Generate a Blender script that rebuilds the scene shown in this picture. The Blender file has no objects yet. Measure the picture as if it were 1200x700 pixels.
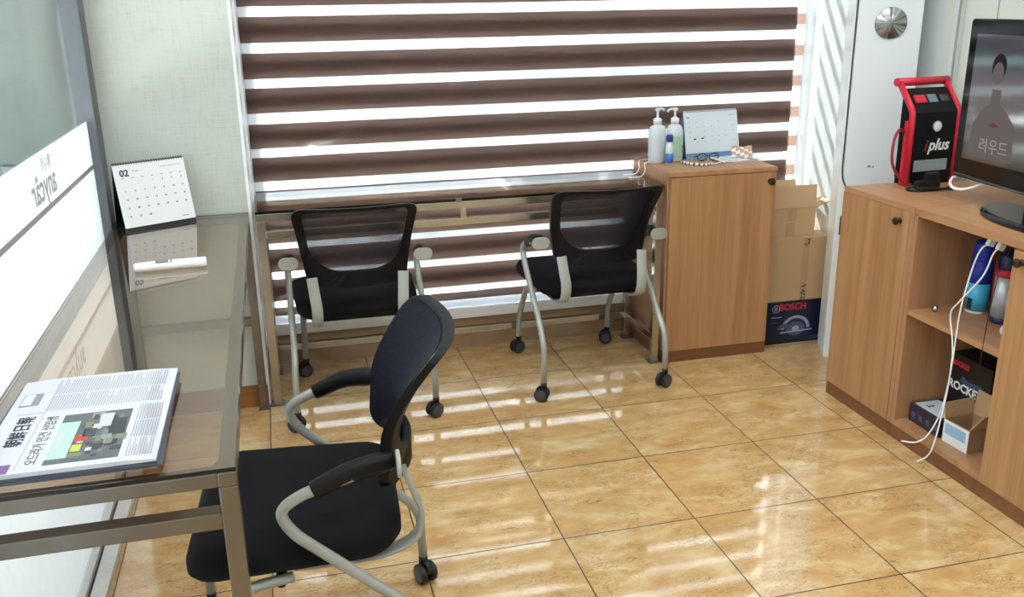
import bpy, bmesh, math, random
from mathutils import Vector, Matrix, Euler
random.seed(7)
PI = math.pi
SC = bpy.context.scene
COL = SC.collection

# ------------------------------------------------------------------ helpers
def lin(c):
    return tuple(((v/255.0)/12.92 if v/255.0 <= 0.04045 else ((v/255.0+0.055)/1.055)**2.4) for v in c)

def new_mat(name):
    m = bpy.data.materials.new(name); m.use_nodes = True
    nt = m.node_tree; nt.nodes.clear()
    out = nt.nodes.new('ShaderNodeOutputMaterial')
    return m, nt, out

def N(nt, typ, **kw):
    n = nt.nodes.new(typ)
    for k, v in kw.items():
        if k.startswith('i_'):
            key = k[2:]
            key = int(key) if key.isdigit() else key.replace('_', ' ')
            n.inputs[key].default_value = v
        else:
            setattr(n, k, v)
    return n

def mat(name, rgb, rough=0.5, metal=0.0, spec=0.5, bump=0.0, bscale=200.0, var=0.0, vscale=8.0, coat=0.0, stretch=(1, 1, 1)):
    m, nt, out = new_mat(name)
    b = N(nt, 'ShaderNodeBsdfPrincipled')
    c = lin(rgb) + (1,)
    b.inputs['Base Color'].default_value = c
    b.inputs['Roughness'].default_value = rough
    b.inputs['Metallic'].default_value = metal
    b.inputs['Specular IOR Level'].default_value = spec
    b.inputs['Coat Weight'].default_value = coat
    tc = N(nt, 'ShaderNodeTexCoord')
    mp = N(nt, 'ShaderNodeMapping'); mp.inputs['Scale'].default_value = stretch
    nt.links.new(tc.outputs['Object'], mp.inputs[0])
    # every surface carries at least a faint procedural variation
    v = var if var > 0 else 0.03
    no = N(nt, 'ShaderNodeTexNoise'); no.inputs['Scale'].default_value = vscale; no.inputs['Detail'].default_value = 4
    nt.links.new(mp.outputs[0], no.inputs['Vector'])
    mr = N(nt, 'ShaderNodeMapRange'); mr.inputs[3].default_value = 1-v; mr.inputs[4].default_value = 1+v
    nt.links.new(no.outputs['Fac'], mr.inputs[0])
    mx = N(nt, 'ShaderNodeVectorMath', operation='SCALE'); mx.inputs[0].default_value = c[:3]
    nt.links.new(mr.outputs[0], mx.inputs['Scale']); nt.links.new(mx.outputs[0], b.inputs['Base Color'])
    if bump > 0:
        n2 = N(nt, 'ShaderNodeTexNoise'); n2.inputs['Scale'].default_value = bscale; n2.inputs['Detail'].default_value = 2
        nt.links.new(mp.outputs[0], n2.inputs['Vector'])
        bp = N(nt, 'ShaderNodeBump'); bp.inputs['Strength'].default_value = bump; bp.inputs['Distance'].default_value = 0.002
        nt.links.new(n2.outputs['Fac'], bp.inputs['Height']); nt.links.new(bp.outputs[0], b.inputs['Normal'])
    nt.links.new(b.outputs[0], out.inputs[0])
    return m

def wood_mat(name, rgb, rgb2, rough=0.38, axis='Z'):
    m, nt, out = new_mat(name)
    b = N(nt, 'ShaderNodeBsdfPrincipled'); b.inputs['Roughness'].default_value = rough; b.inputs['Specular IOR Level'].default_value = 0.4
    tc = N(nt, 'ShaderNodeTexCoord')
    mp = N(nt, 'ShaderNodeMapping')
    s = {'Z': (22, 22, 0.9), 'Y': (22, 0.9, 22), 'X': (0.9, 22, 22)}[axis]
    mp.inputs['Scale'].default_value = s
    nt.links.new(tc.outputs['Object'], mp.inputs[0])
    no = N(nt, 'ShaderNodeTexNoise'); no.inputs['Scale'].default_value = 1.2; no.inputs['Detail'].default_value = 5; no.inputs['Distortion'].default_value = 0.6
    nt.links.new(mp.outputs[0], no.inputs['Vector'])
    n2 = N(nt, 'ShaderNodeTexNoise'); n2.inputs['Scale'].default_value = 6; n2.inputs['Detail'].default_value = 3
    nt.links.new(mp.outputs[0], n2.inputs['Vector'])
    add = N(nt, 'ShaderNodeMath', operation='MULTIPLY_ADD'); add.inputs[1].default_value = 0.45
    nt.links.new(n2.outputs['Fac'], add.inputs[0]); nt.links.new(no.outputs['Fac'], add.inputs[2])
    cr = N(nt, 'ShaderNodeValToRGB')
    cr.color_ramp.elements[0].position = 0.45; cr.color_ramp.elements[0].color = lin(rgb2)+(1,)
    cr.color_ramp.elements[1].position = 0.95; cr.color_ramp.elements[1].color = lin(rgb)+(1,)
    nt.links.new(add.outputs[0], cr.inputs[0]); nt.links.new(cr.outputs[0], b.inputs['Base Color'])
    nt.links.new(b.outputs[0], out.inputs[0])
    return m

def glass_mat(name, tint, refl=1.0, n=1.5):
    """architectural glass: Fresnel reflection over tinted straight-through transmission"""
    m, nt, out = new_mat(name)
    geo = N(nt, 'ShaderNodeNewGeometry')
    ior = N(nt, 'ShaderNodeMapRange'); ior.inputs[3].default_value = n; ior.inputs[4].default_value = 1/n
    nt.links.new(geo.outputs['Backfacing'], ior.inputs[0])
    fr = N(nt, 'ShaderNodeFresnel'); nt.links.new(ior.outputs[0], fr.inputs['IOR'])
    tr = N(nt, 'ShaderNodeBsdfTransparent'); tr.inputs[0].default_value = tint+(1,)
    gl = N(nt, 'ShaderNodeBsdfGlossy'); gl.inputs['Roughness'].default_value = 0.015
    gl.inputs[0].default_value = (refl, refl, refl, 1)
    mx = N(nt, 'ShaderNodeMixShader')
    nt.links.new(fr.outputs[0], mx.inputs[0]); nt.links.new(tr.outputs[0], mx.inputs[1]); nt.links.new(gl.outputs[0], mx.inputs[2])
    nt.links.new(mx.outputs[0], out.inputs[0])
    return m

def cloth_translucent(name, rgb, trans, transp=0.0, tint=None):
    m, nt, out = new_mat(name)
    d = N(nt, 'ShaderNodeBsdfDiffuse'); t = N(nt, 'ShaderNodeBsdfTranslucent'); p = N(nt, 'ShaderNodeBsdfTransparent')
    c = lin(rgb)+(1,)
    tc = N(nt, 'ShaderNodeTexCoord'); no = N(nt, 'ShaderNodeTexNoise'); no.inputs['Scale'].default_value = 25
    nt.links.new(tc.outputs['Object'], no.inputs['Vector'])
    mr = N(nt, 'ShaderNodeMapRange'); mr.inputs[3].default_value = 0.94; mr.inputs[4].default_value = 1.06
    nt.links.new(no.outputs['Fac'], mr.inputs[0])
    sc = N(nt, 'ShaderNodeVectorMath', operation='SCALE'); sc.inputs[0].default_value = c[:3]
    nt.links.new(mr.outputs[0], sc.inputs['Scale'])
    nt.links.new(sc.outputs[0], d.inputs[0])
    if tint: t.inputs[0].default_value = lin(tint)+(1,)
    else: nt.links.new(sc.outputs[0], t.inputs[0])
    a = N(nt, 'ShaderNodeMixShader'); a.inputs[0].default_value = trans
    nt.links.new(d.outputs[0], a.inputs[1]); nt.links.new(t.outputs[0], a.inputs[2])
    b = N(nt, 'ShaderNodeMixShader'); b.inputs[0].default_value = transp
    nt.links.new(a.outputs[0], b.inputs[1]); nt.links.new(p.outputs[0], b.inputs[2])
    nt.links.new(b.outputs[0], out.inputs[0])
    return m

def emit_mat(name, rgb, strength):
    m, nt, out = new_mat(name)
    e = N(nt, 'ShaderNodeEmission'); e.inputs[0].default_value = lin(rgb)+(1,); e.inputs[1].default_value = strength
    nt.links.new(e.outputs[0], out.inputs[0])
    return m

# ---- mesh builders -------------------------------------------------------
def bx(bm, x0, x1, y0, y1, z0, z1, mi=0, bev=0.0, M=None):
    r = bmesh.ops.create_cube(bm, size=1.0)
    vs = r['verts']
    T = Matrix.Translation(((x0+x1)/2, (y0+y1)/2, (z0+z1)/2)) @ Matrix.Diagonal((abs(x1-x0), abs(y1-y0), abs(z1-z0), 1))
    bmesh.ops.transform(bm, matrix=T, verts=vs)
    fs = list({f for v in vs for f in v.link_faces})
    if bev > 0:
        es = list({e for v in vs for e in v.link_edges})
        rr = bmesh.ops.bevel(bm, geom=es, offset=bev, segments=2, affect='EDGES', profile=0.7)
        fs = list({f for f in rr['faces']} | {f for f in fs if f.is_valid})
        vs = list({v for f in fs for v in f.verts})
    for f in fs: f.material_index = mi
    if M is not None: bmesh.ops.transform(bm, matrix=M, verts=vs)
    return vs

def fillet(pts, rad, seg=6):
    """round the corners of a polyline"""
    pts = [Vector(p) for p in pts]
    out = [pts[0]]
    for i in range(1, len(pts)-1):
        a, b, c = pts[i-1], pts[i], pts[i+1]
        u = (a-b); v = (c-b)
        r = rad[i] if isinstance(rad, (list, tuple)) else rad
        d = min(r, u.length*0.49, v.length*0.49)
        p0 = b+u.normalized()*d; p2 = b+v.normalized()*d
        for k in range(seg+1):
            t = k/seg
            out.append(p0*(1-t)**2 + b*2*t*(1-t) + p2*t*t)
    out.append(pts[-1])
    return out

def catmull(pts, n=8):
    P = [Vector(p) for p in pts]; P = [P[0]*2-P[1]]+P+[P[-1]*2-P[-2]]
    out = []
    for i in range(1, len(P)-2):
        for k in range(n):
            t = k/n
            out.append(0.5*((2*P[i])+(P[i+1]-P[i-1])*t+(2*P[i-1]-5*P[i]+4*P[i+1]-P[i+2])*t*t+(-P[i-1]+3*P[i]-3*P[i+1]+P[i+2])*t**3))
    out.append(P[-2]); return out

def sweep(bm, pts, section, closed=False, up=None, mi=0, scale=None, caps=True):
    """section: list of (a,b) offsets; frames by parallel transport (or fixed side axis 'up')"""
    pts = [Vector(p) for p in pts]
    n = len(pts); rings = []
    prev = None
    for i in range(n):
        if closed: t = pts[(i+1) % n]-pts[i-1]
        elif i == 0: t = pts[1]-pts[0]
        elif i == n-1: t = pts[-1]-pts[-2]
        else: t = (pts[i+1]-pts[i]).normalized()+(pts[i]-pts[i-1]).normalized()
        if t.length < 1e-9: t = Vector((0, 0, 1))
        t.normalize()
        if up is not None:
            s = Vector(up); s = (s-t*s.dot(t)).normalized()
        else:
            if prev is None:
                ref = Vector((0, 0, 1)) if abs(t.z) < 0.9 else Vector((1, 0, 0))
                s = (ref-t*ref.dot(t)).normalized()
            else:
                s = (prev-t*prev.dot(t)).normalized()
        prev = s
        w = t.cross(s)
        k = scale[i] if scale else 1.0
        rings.append([bm.verts.new(pts[i]+s*a*k+w*b*k) for a, b in section])
    m = len(section)
    rng = n if closed else n-1
    for i in range(rng):
        A, B = rings[i], rings[(i+1) % n]
        for j in range(m):
            f = bm.faces.new((A[j], A[(j+1) % m], B[(j+1) % m], B[j])); f.material_index = mi; f.smooth = True
    if caps and not closed:
        f = bm.faces.new(list(reversed(rings[0]))); f.material_index = mi
        f = bm.faces.new(rings[-1]); f.material_index = mi
    return rings

def circ(r, n=10):
    return [(r*math.cos(2*PI*i/n), r*math.sin(2*PI*i/n)) for i in range(n)]

def rect(w, h, c=0.0):
    if c <= 0: return [(-w/2, -h/2), (w/2, -h/2), (w/2, h/2), (-w/2, h/2)]
    a, b = w/2, h/2
    return [(-a+c, -b), (a-c, -b), (a, -b+c), (a, b-c), (a-c, b), (-a+c, b), (-a, b-c), (-a, -b+c)]

def tube(bm, pts, r, n=10, mi=0, **kw): return sweep(bm, pts, circ(r, n), mi=mi, **kw)

def lathe(bm, prof, seg=24, M=None, mi=0, smooth=True):
    """prof: list of (r,z)"""
    rings = []
    for r, z in prof:
        if r < 1e-6: rings.append([bm.verts.new((0, 0, z))])
        else: rings.append([bm.verts.new((r*math.cos(2*PI*i/seg), r*math.sin(2*PI*i/seg), z)) for i in range(seg)])
    fs = []
    for A, B in zip(rings[:-1], rings[1:]):
        for i in range(seg):
            j = (i+1) % seg
            if len(A) == 1 and len(B) == 1: continue
            if len(A) == 1: f = bm.faces.new((A[0], B[j], B[i]))
            elif len(B) == 1: f = bm.faces.new((A[i], A[j], B[0]))
            else: f = bm.faces.new((A[i], A[j], B[j], B[i]))
            f.smooth = smooth; f.material_index = mi; fs.append(f)
    if len(rings[0]) > 1:
        f = bm.faces.new(list(reversed(rings[0]))); f.material_index = mi
    if len(rings[-1]) > 1:
        f = bm.faces.new(rings[-1]); f.material_index = mi
    vs = [v for R in rings for v in R]
    if M is not None: bmesh.ops.transform(bm, matrix=M, verts=vs)
    return vs

def prism(bm, poly, z0, z1, M=None, mi=0):
    a = [bm.verts.new((x, y, z0)) for x, y in poly]; b = [bm.verts.new((x, y, z1)) for x, y in poly]
    n = len(poly)
    fs = [bm.faces.new(list(reversed(a))), bm.faces.new(b)]
    for i in range(n): fs.append(bm.faces.new((a[i], a[(i+1) % n], b[(i+1) % n], b[i])))
    for f in fs: f.material_index = mi
    if M is not None: bmesh.ops.transform(bm, matrix=M, verts=a+b)
    return a+b

def quad(bm, pts, mi=0):
    f = bm.faces.new([bm.verts.new(p) for p in pts]); f.material_index = mi; return f

def obj(name, bm, m, parent=None, loc=(0, 0, 0), rotz=0.0, bevel=0.0, smooth=False, sub=0, recalc=True):
    if recalc: bmesh.ops.recalc_face_normals(bm, faces=bm.faces)
    me = bpy.data.meshes.new(name); bm.to_mesh(me); bm.free()
    if smooth:
        for p in me.polygons: p.use_smooth = True
    for mm in (m if isinstance(m, (list, tuple)) else [m]): me.materials.append(mm)
    o = bpy.data.objects.new(name, me); COL.objects.link(o)
    o.location = loc; o.rotation_euler = (0, 0, rotz)
    if parent: o.parent = parent
    if bevel > 0:
        md = o.modifiers.new('bevel', 'BEVEL'); md.width = bevel; md.segments = 2; md.limit_method = 'ANGLE'; md.angle_limit = math.radians(40)
    if sub:
        md = o.modifiers.new('sub', 'SUBSURF'); md.levels = sub; md.render_levels = sub
    return o

def tag(o, label, cat, group=None, kind=None):
    o['label'] = label; o['category'] = cat
    if group: o['group'] = group
    if kind: o['kind'] = kind
    return o

def thing(name, label, cat, loc=(0, 0, 0), rotz=0.0, group=None):
    o = bpy.data.objects.new(name, None); COL.objects.link(o)
    o.empty_display_size = 0.05
    o.location = loc; o.rotation_euler = (0, 0, rotz)
    return tag(o, label, cat, group)

def structure(name, bm, m, parent=None, **kw):
    o = obj(name, bm, m, parent, **kw)
    if parent is None: o['kind'] = 'structure'
    return o

def B(): return bmesh.new()

def text(name, body, size, m, parent, M, align='CENTER', ext=0.0003, bold=0.0, spacing=1.0, shear=0.0):
    cu = bpy.data.curves.new(name, 'FONT'); cu.body = body; cu.size = size
    cu.align_x = align; cu.align_y = 'CENTER'; cu.extrude = ext; cu.offset = bold; cu.space_character = spacing; cu.shear = shear
    cu.resolution_u = 3
    t = bpy.data.objects.new(name, cu); COL.objects.link(t)
    bpy.context.view_layer.update()
    me = bpy.data.meshes.new_from_object(t.evaluated_get(bpy.context.evaluated_depsgraph_get()))
    bpy.data.objects.remove(t); bpy.data.curves.remove(cu)
    me.transform(M); me.materials.clear(); me.materials.append(m); me.name = name
    o = bpy.data.objects.new(name, me); COL.objects.link(o)
    if parent: o.parent = parent
    return o

def frame_M(origin, xdir, ydir):
    x = Vector(xdir).normalized(); y = Vector(ydir); y = (y-x*y.dot(x)).normalized(); z = x.cross(y)
    M = Matrix((x, y, z)).transposed().to_4x4(); M.translation = Vector(origin); return M

def copy_tree(o, parent=None):
    c = o.copy(); COL.objects.link(c)
    if parent: c.parent = parent
    for ch in list(o.children): copy_tree(ch, c)
    return c

# ------------------------------------------------------------------ materials
M = {}
M['wallpaper'] = None
def wallpaper():
    m, nt, out = new_mat('linen_wallpaper')
    b = N(nt, 'ShaderNodeBsdfPrincipled'); b.inputs['Roughness'].default_value = 0.75; b.inputs['Specular IOR Level'].default_value = 0.25
    tc = N(nt, 'ShaderNodeTexCoord')
    outs = []
    for s in ((260, 260, 14), (14, 14, 260)):
        mp = N(nt, 'ShaderNodeMapping'); mp.inputs['Scale'].default_value = s
        nt.links.new(tc.outputs['Object'], mp.inputs[0])
        no = N(nt, 'ShaderNodeTexNoise'); no.inputs['Scale'].default_value = 1.0; no.inputs['Detail'].default_value = 3
        nt.links.new(mp.outputs[0], no.inputs['Vector']); outs.append(no)
    ad = N(nt, 'ShaderNodeMath', operation='ADD'); nt.links.new(outs[0].outputs['Fac'], ad.inputs[0]); nt.links.new(outs[1].outputs['Fac'], ad.inputs[1])
    cr = N(nt, 'ShaderNodeValToRGB')
    cr.color_ramp.elements[0].position = 0.6; cr.color_ramp.elements[0].color = lin((178, 184, 177))+(1,)
    cr.color_ramp.elements[1].position = 1.35/1.4; cr.color_ramp.elements[1].color = lin((194, 199, 192))+(1,)
    nt.links.new(ad.outputs[0], cr.inputs[0]); nt.links.new(cr.outputs[0], b.inputs['Base Color'])
    bp = N(nt, 'ShaderNodeBump'); bp.inputs['Strength'].default_value = 0.3; bp.inputs['Distance'].default_value = 0.001
    nt.links.new(ad.outputs[0], bp.inputs['Height']); nt.links.new(bp.outputs[0], b.inputs['Normal'])
    nt.links.new(b.outputs[0], out.inputs[0]); return m
M['wallpaper'] = wallpaper()

def floor_mat():
    m, nt, out = new_mat('polished_marble_tile')
    L = nt.links.new
    b = N(nt, 'ShaderNodeBsdfPrincipled')
    b.inputs['Specular IOR Level'].default_value = 0.9
    b.inputs['Coat Weight'].default_value = 0.6; b.inputs['Coat Roughness'].default_value = 0.03
    tc = N(nt, 'ShaderNodeTexCoord')
    sep = N(nt, 'ShaderNodeSeparateXYZ'); L(tc.outputs['Object'], sep.inputs[0])
    cells = []; dists = []
    for ax in ('X', 'Y'):
        dv = N(nt, 'ShaderNodeMath', operation='DIVIDE'); dv.inputs[1].default_value = 0.4; L(sep.outputs[ax], dv.inputs[0])
        fl = N(nt, 'ShaderNodeMath', operation='FLOOR'); L(dv.outputs[0], fl.inputs[0]); cells.append(fl)
        pp = N(nt, 'ShaderNodeMath', operation='PINGPONG'); pp.inputs[1].default_value = 0.5; L(dv.outputs[0], pp.inputs[0]); dists.append(pp)
    mn = N(nt, 'ShaderNodeMath', operation='MINIMUM'); L(dists[0].outputs[0], mn.inputs[0]); L(dists[1].outputs[0], mn.inputs[1])
    gr = N(nt, 'ShaderNodeMapRange'); gr.inputs[1].default_value = 0.0035; gr.inputs[2].default_value = 0.0065; L(mn.outputs[0], gr.inputs[0])
    cid = N(nt, 'ShaderNodeCombineXYZ'); L(cells[0].outputs[0], cid.inputs[0]); L(cells[1].outputs[0], cid.inputs[1])
    wn = N(nt, 'ShaderNodeTexWhiteNoise'); L(cid.outputs[0], wn.inputs['Vector'])
    off = N(nt, 'ShaderNodeVectorMath', operation='SCALE'); off.inputs['Scale'].default_value = 13; L(wn.outputs['Color'], off.inputs[0])
    ps = N(nt, 'ShaderNodeVectorMath', operation='ADD'); L(tc.outputs['Object'], ps.inputs[0]); L(off.outputs[0], ps.inputs[1])
    rt = N(nt, 'ShaderNodeMapping'); rt.inputs['Rotation'].default_value = (0, 0, 0.75); rt.inputs['Scale'].default_value = (1.0, 2.3, 1)
    L(ps.outputs[0], rt.inputs[0])
    big = N(nt, 'ShaderNodeTexNoise'); big.inputs['Scale'].default_value = 5.5; big.inputs['Detail'].default_value = 6; big.inputs['Roughness'].default_value = 0.65; big.inputs['Distortion'].default_value = 0.5
    L(rt.outputs[0], big.inputs['Vector'])
    cr = N(nt, 'ShaderNodeValToRGB'); e = cr.color_ramp.elements
    e[0].position = 0.30; e[0].color = lin((194, 150, 94))+(1,)
    e[1].position = 0.72; e[1].color = lin((226, 204, 160))+(1,)
    n = cr.color_ramp.elements.new(0.5); n.color = lin((209, 172, 118))+(1,)
    L(big.outputs['Fac'], cr.inputs[0])
    # thin dark veins: ridges of two noises
    vs = []
    for sc_, wd, dist in ((7.0, 0.010, 1.3), (17.0, 0.018, 1.1)):
        vn = N(nt, 'ShaderNodeTexNoise'); vn.inputs['Scale'].default_value = sc_; vn.inputs['Detail'].default_value = 4; vn.inputs['Roughness'].default_value = 0.7; vn.inputs['Distortion'].default_value = dist
        L(rt.outputs[0], vn.inputs['Vector'])
        sb = N(nt, 'ShaderNodeMath', operation='SUBTRACT'); sb.inputs[1].default_value = 0.5; L(vn.outputs['Fac'], sb.inputs[0])
        ab = N(nt, 'ShaderNodeMath', operation='ABSOLUTE'); L(sb.outputs[0], ab.inputs[0])
        mr = N(nt, 'ShaderNodeMapRange'); mr.inputs[1].default_value = 0.0; mr.inputs[2].default_value = wd; mr.inputs[3].default_value = 1; mr.inputs[4].default_value = 0
        L(ab.outputs[0], mr.inputs[0]); vs.append(mr)
    msk = N(nt, 'ShaderNodeTexNoise'); msk.inputs['Scale'].default_value = 9; msk.inputs['Detail'].default_value = 2; L(ps.outputs[0], msk.inputs['Vector'])
    mk = N(nt, 'ShaderNodeMapRange'); mk.inputs[1].default_value = 0.41; mk.inputs[2].default_value = 0.57; L(msk.outputs['Fac'], mk.inputs[0])
    mxv = N(nt, 'ShaderNodeMath', operation='MAXIMUM'); L(vs[0].outputs[0], mxv.inputs[0]); L(vs[1].outputs[0], mxv.inputs[1])
    mv = N(nt, 'ShaderNodeMath', operation='MULTIPLY'); L(mxv.outputs[0], mv.inputs[0]); L(mk.outputs[0], mv.inputs[1])
    mv2 = N(nt, 'ShaderNodeMath', operation='MULTIPLY'); mv2.inputs[1].default_value = 0.72; L(mv.outputs[0], mv2.inputs[0])
    m1 = N(nt, 'ShaderNodeMix', data_type='RGBA'); L(mv2.outputs[0], m1.inputs['Factor']); L(cr.outputs[0], m1.inputs['A']); m1.inputs['B'].default_value = lin((120, 76, 36))+(1,)
    m2 = N(nt, 'ShaderNodeMix', data_type='RGBA'); L(gr.outputs[0], m2.inputs['Factor']); m2.inputs['A'].default_value = lin((52, 36, 24))+(1,); L(m1.outputs['Result'], m2.inputs['B'])
    L(m2.outputs['Result'], b.inputs['Base Color'])
    ro = N(nt, 'ShaderNodeMapRange'); ro.inputs[3].default_value = 0.6; ro.inputs[4].default_value = 0.055; L(gr.outputs[0], ro.inputs[0])
    L(ro.outputs[0], b.inputs['Roughness'])
    wv = N(nt, 'ShaderNodeTexNoise'); wv.inputs['Scale'].default_value = 7; wv.inputs['Detail'].default_value = 1; L(ps.outputs[0], wv.inputs['Vector'])
    hs = N(nt, 'ShaderNodeMath', operation='MULTIPLY_ADD'); hs.inputs[1].default_value = 0.5; L(wv.outputs['Fac'], hs.inputs[0]); L(gr.outputs[0], hs.inputs[2])
    bp = N(nt, 'ShaderNodeBump'); bp.inputs['Strength'].default_value = 0.25; bp.inputs['Distance'].default_value = 0.001
    L(hs.outputs[0], bp.inputs['Height']); L(bp.outputs[0], b.inputs['Normal'])
    L(b.outputs[0], out.inputs[0]); return m
M['floor'] = floor_mat()
M['ceil'] = mat('ceiling_white', (236, 236, 232), 0.8)
M['wallwhite'] = mat('painted_wall_cool_white', (214, 220, 220), 0.45, bump=0.05)
M['wallcream'] = mat('cream_wall_panel', (216, 219, 209), 0.4)
M['seam'] = mat('panel_seam_grey', (150, 152, 146), 0.6)
M['upvc'] = mat('white_window_profile', (240, 242, 246), 0.25)
M['gasket'] = mat('dark_gasket', (60, 60, 62), 0.6)
M['alu'] = mat('brushed_aluminium', (114, 117, 122), 0.32, metal=0.85, var=0.08, vscale=30, stretch=(1, 1, 0.05))
M['sill'] = mat('worn_white_sill', (206, 208, 208), 0.35, var=0.12, vscale=60)
M['lowpanel'] = mat('glossy_reflection_brown', (172, 140, 104), 0.05, spec=1.0, var=0.1, vscale=12, coat=1.0)
M['woodbase'] = wood_mat('baseboard_wood', (160, 104, 58), (120, 72, 36), 0.4, 'X')
M['wood'] = wood_mat('oak_laminate', (187, 142, 100), (158, 115, 75))
M['woodside'] = wood_mat('oak_laminate_edge', (180, 136, 99), (158, 115, 80))
M['woodtop'] = wood_mat('oak_laminate_top', (188, 142, 102), (164, 119, 80), axis='Y')
M['plinth'] = wood_mat('dark_plinth', (134, 88, 56), (112, 70, 44), axis='X')
M['dark_in'] = mat('dark_seam', (70, 46, 30), 0.6)
M['steel'] = mat('worn_stainless_tube', (128, 122, 114), 0.25, metal=0.9, var=0.15, vscale=14)
M['steelbright'] = mat('polished_stainless_tube', (186, 180, 170), 0.2, metal=0.95, var=0.12, vscale=14)
M['steelfoot'] = mat('dull_steel_foot', (120, 122, 120), 0.45, metal=0.8)
M['smoked'] = glass_mat('smoked_glass', (0.80, 0.69, 0.59), n=1.9)
M['smoked_edge'] = mat('glass_edge_dark', (16, 18, 18), 0.15)
M['clear'] = glass_mat('clear_pane', (0.93, 0.96, 0.95))
M['film'] = cloth_translucent('white_window_film', (250, 251, 252), 0.62, 0.0)
M['filmgrey'] = mat('grey_film_print', (150, 152, 156), 0.5)
M['chairgrey'] = mat('silver_powder_coat', (164, 166, 160), 0.35, metal=0.25, var=0.04)
M['chairplastic'] = mat('beige_grey_plastic', (160, 161, 154), 0.45)
M['blackplastic'] = mat('black_plastic', (14, 14, 17), 0.45, spec=0.18, bump=0.1, bscale=400)
M['navymesh'] = mat('navy_black_mesh_cord', (19, 21, 34), 0.6, spec=0.25)
M['fabric'] = mat('black_seat_fabric', (14, 15, 20), 0.85, spec=0.2, bump=0.5, bscale=700)
M['rubber'] = mat('caster_rubber', (26, 26, 28), 0.5)
M['casterhub'] = mat('caster_hub_grey', (64, 64, 68), 0.45)
M['paper'] = mat('white_paper', (232, 235, 238), 0.6)
M['paperblue'] = mat('cool_white_paper', (214, 224, 232), 0.6)
M['news'] = mat('newsprint', (205, 207, 216), 0.8, var=0.03, vscale=20)
M['newsdark'] = mat('newsprint_dark_page', (84, 88, 104), 0.8)
M['tan'] = mat('tan_paper', (206, 176, 150), 0.7)
M['ink'] = mat('print_ink', (42, 46, 60), 0.7)
M['inkgrey'] = mat('grey_print', (146, 148, 158), 0.8)
M['inknavy'] = mat('navy_print', (52, 58, 92), 0.7)
M['black'] = mat('matte_black', (14, 14, 16), 0.5)
M['gblack'] = mat('gloss_black', (10, 10, 12), 0.12)
M['wire'] = mat('black_wire_binding', (30, 30, 32), 0.35, metal=0.5)
M['white'] = mat('white_plastic', (236, 238, 238), 0.3)
M['whitegloss'] = mat('glossy_white_shell', (228, 234, 238), 0.12, coat=0.4)
M['lcd'] = mat('lcd_grey', (112, 124, 140), 0.15)
M['calblue'] = mat('blue_card', (112, 150, 188), 0.5)
M['red'] = mat('red_plastic', (206, 34, 58), 0.35)
M['darkred'] = mat('red_cable', (150, 26, 40), 0.4)
M['label'] = mat('silver_label', (150, 162, 168), 0.4, var=0.15, vscale=50)
M['chrome'] = mat('chrome', (190, 190, 192), 0.12, metal=1.0)
M['knob'] = mat('antique_bronze_knob', (64, 44, 34), 0.3, metal=0.7)
M['card'] = mat('corrugated_cardboard', (190, 158, 118), 0.8, var=0.05, vscale=10)
M['carddark'] = mat('cardboard_inside', (172, 138, 100), 0.85, var=0.05, vscale=10)
M['tape'] = mat('brown_packing_tape', (178, 146, 104), 0.3)
M['boxblue'] = mat('navy_printed_carton', (14, 24, 52), 0.35)
M['boxred'] = mat('red_print', (200, 40, 50), 0.5)
M['boxgrey'] = mat('silver_print', (150, 160, 178), 0.5)
M['boxgrey2'] = mat('blue_grey_print', (70, 84, 116), 0.5)
M['clearpet'] = None
M['gel'] = mat('clear_gel_bottle', (214, 222, 226), 0.12, coat=0.4)
M['gelgreen'] = mat('green_label', (170, 210, 186), 0.35)
M['bottleblue'] = mat('blue_label', (60, 120, 200), 0.3)
M['capblue'] = mat('royal_blue_cap', (36, 52, 150), 0.3)
M['cyan'] = mat('cyan_can', (70, 176, 214), 0.25)
M['canblue'] = mat('blue_can', (32, 60, 168), 0.25)
M['cannavy'] = mat('navy_cap', (22, 24, 74), 0.35)
M['cansilver'] = mat('silver_can', (196, 202, 208), 0.3, metal=0.3)
M['boxblack'] = mat('black_printed_carton', (26, 24, 26), 0.35)
M['boxpurple'] = mat('dark_violet_carton', (50, 40, 54), 0.4)
M['skin'] = mat('warm_printed_photo', (200, 160, 130), 0.5)

# ------------------------------------------------------------------ camera
cam_d = bpy.data.cameras.new('camera'); cam = bpy.data.objects.new('camera', cam_d); COL.objects.link(cam)
R = Matrix(((0.9689634196274863, 0.08957137260463477, -0.23040586067530774),
            (-0.24671999508987355, 0.2920995593861201, -0.9240168242133295),
            (-0.01546400487132627, 0.9521842345975678, 0.30513283654366574)))
mw = R.to_4x4(); mw.translation = Vector((-0.6834975, -2.9797517, 1.4455651)); cam.matrix_world = mw
cam_d.sensor_width = 36.0; cam_d.lens = 1084.03/1200*36.0; cam_d.clip_start = 0.02
SC.camera = cam

# ------------------------------------------------------------------ room shell
XL, XR, YB, YF, ZC = -1.28, 1.77, 0.80, -4.6, 2.5
YP = 0.39          # face of the pier left of the window recess
XW0, XW1 = -0.80, 1.60
b = B(); bx(b, XL-0.12, XR+0.12, YF-0.1, YB+0.02, -0.1, 0.0); structure('floor', b, M['floor'])
b = B(); bx(b, XL-0.12, XR+0.12, YF-0.1, YB+0.1, ZC, ZC+0.1); structure('ceiling', b, M['ceil'])
b = B()
bx(b, XL-0.12, XW0, YP, YB+0.10, 0, ZC)
structure('wall_back', b, M['wallpaper'])
b = B(); bx(b, XW1, XR+0.12, YP, YB+0.10, 0, ZC); structure('wall_back_right', b, M['wallwhite'])
b = B(); bx(b, XR, XR+0.12, YF, YP, 0, ZC); structure('wall_right', b, M['wallwhite'])
b = B(); bx(b, XL-0.12, XR+0.12, YF-0.12, YF, 0, ZC); structure('wall_front', b, M['wallwhite'])
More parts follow.
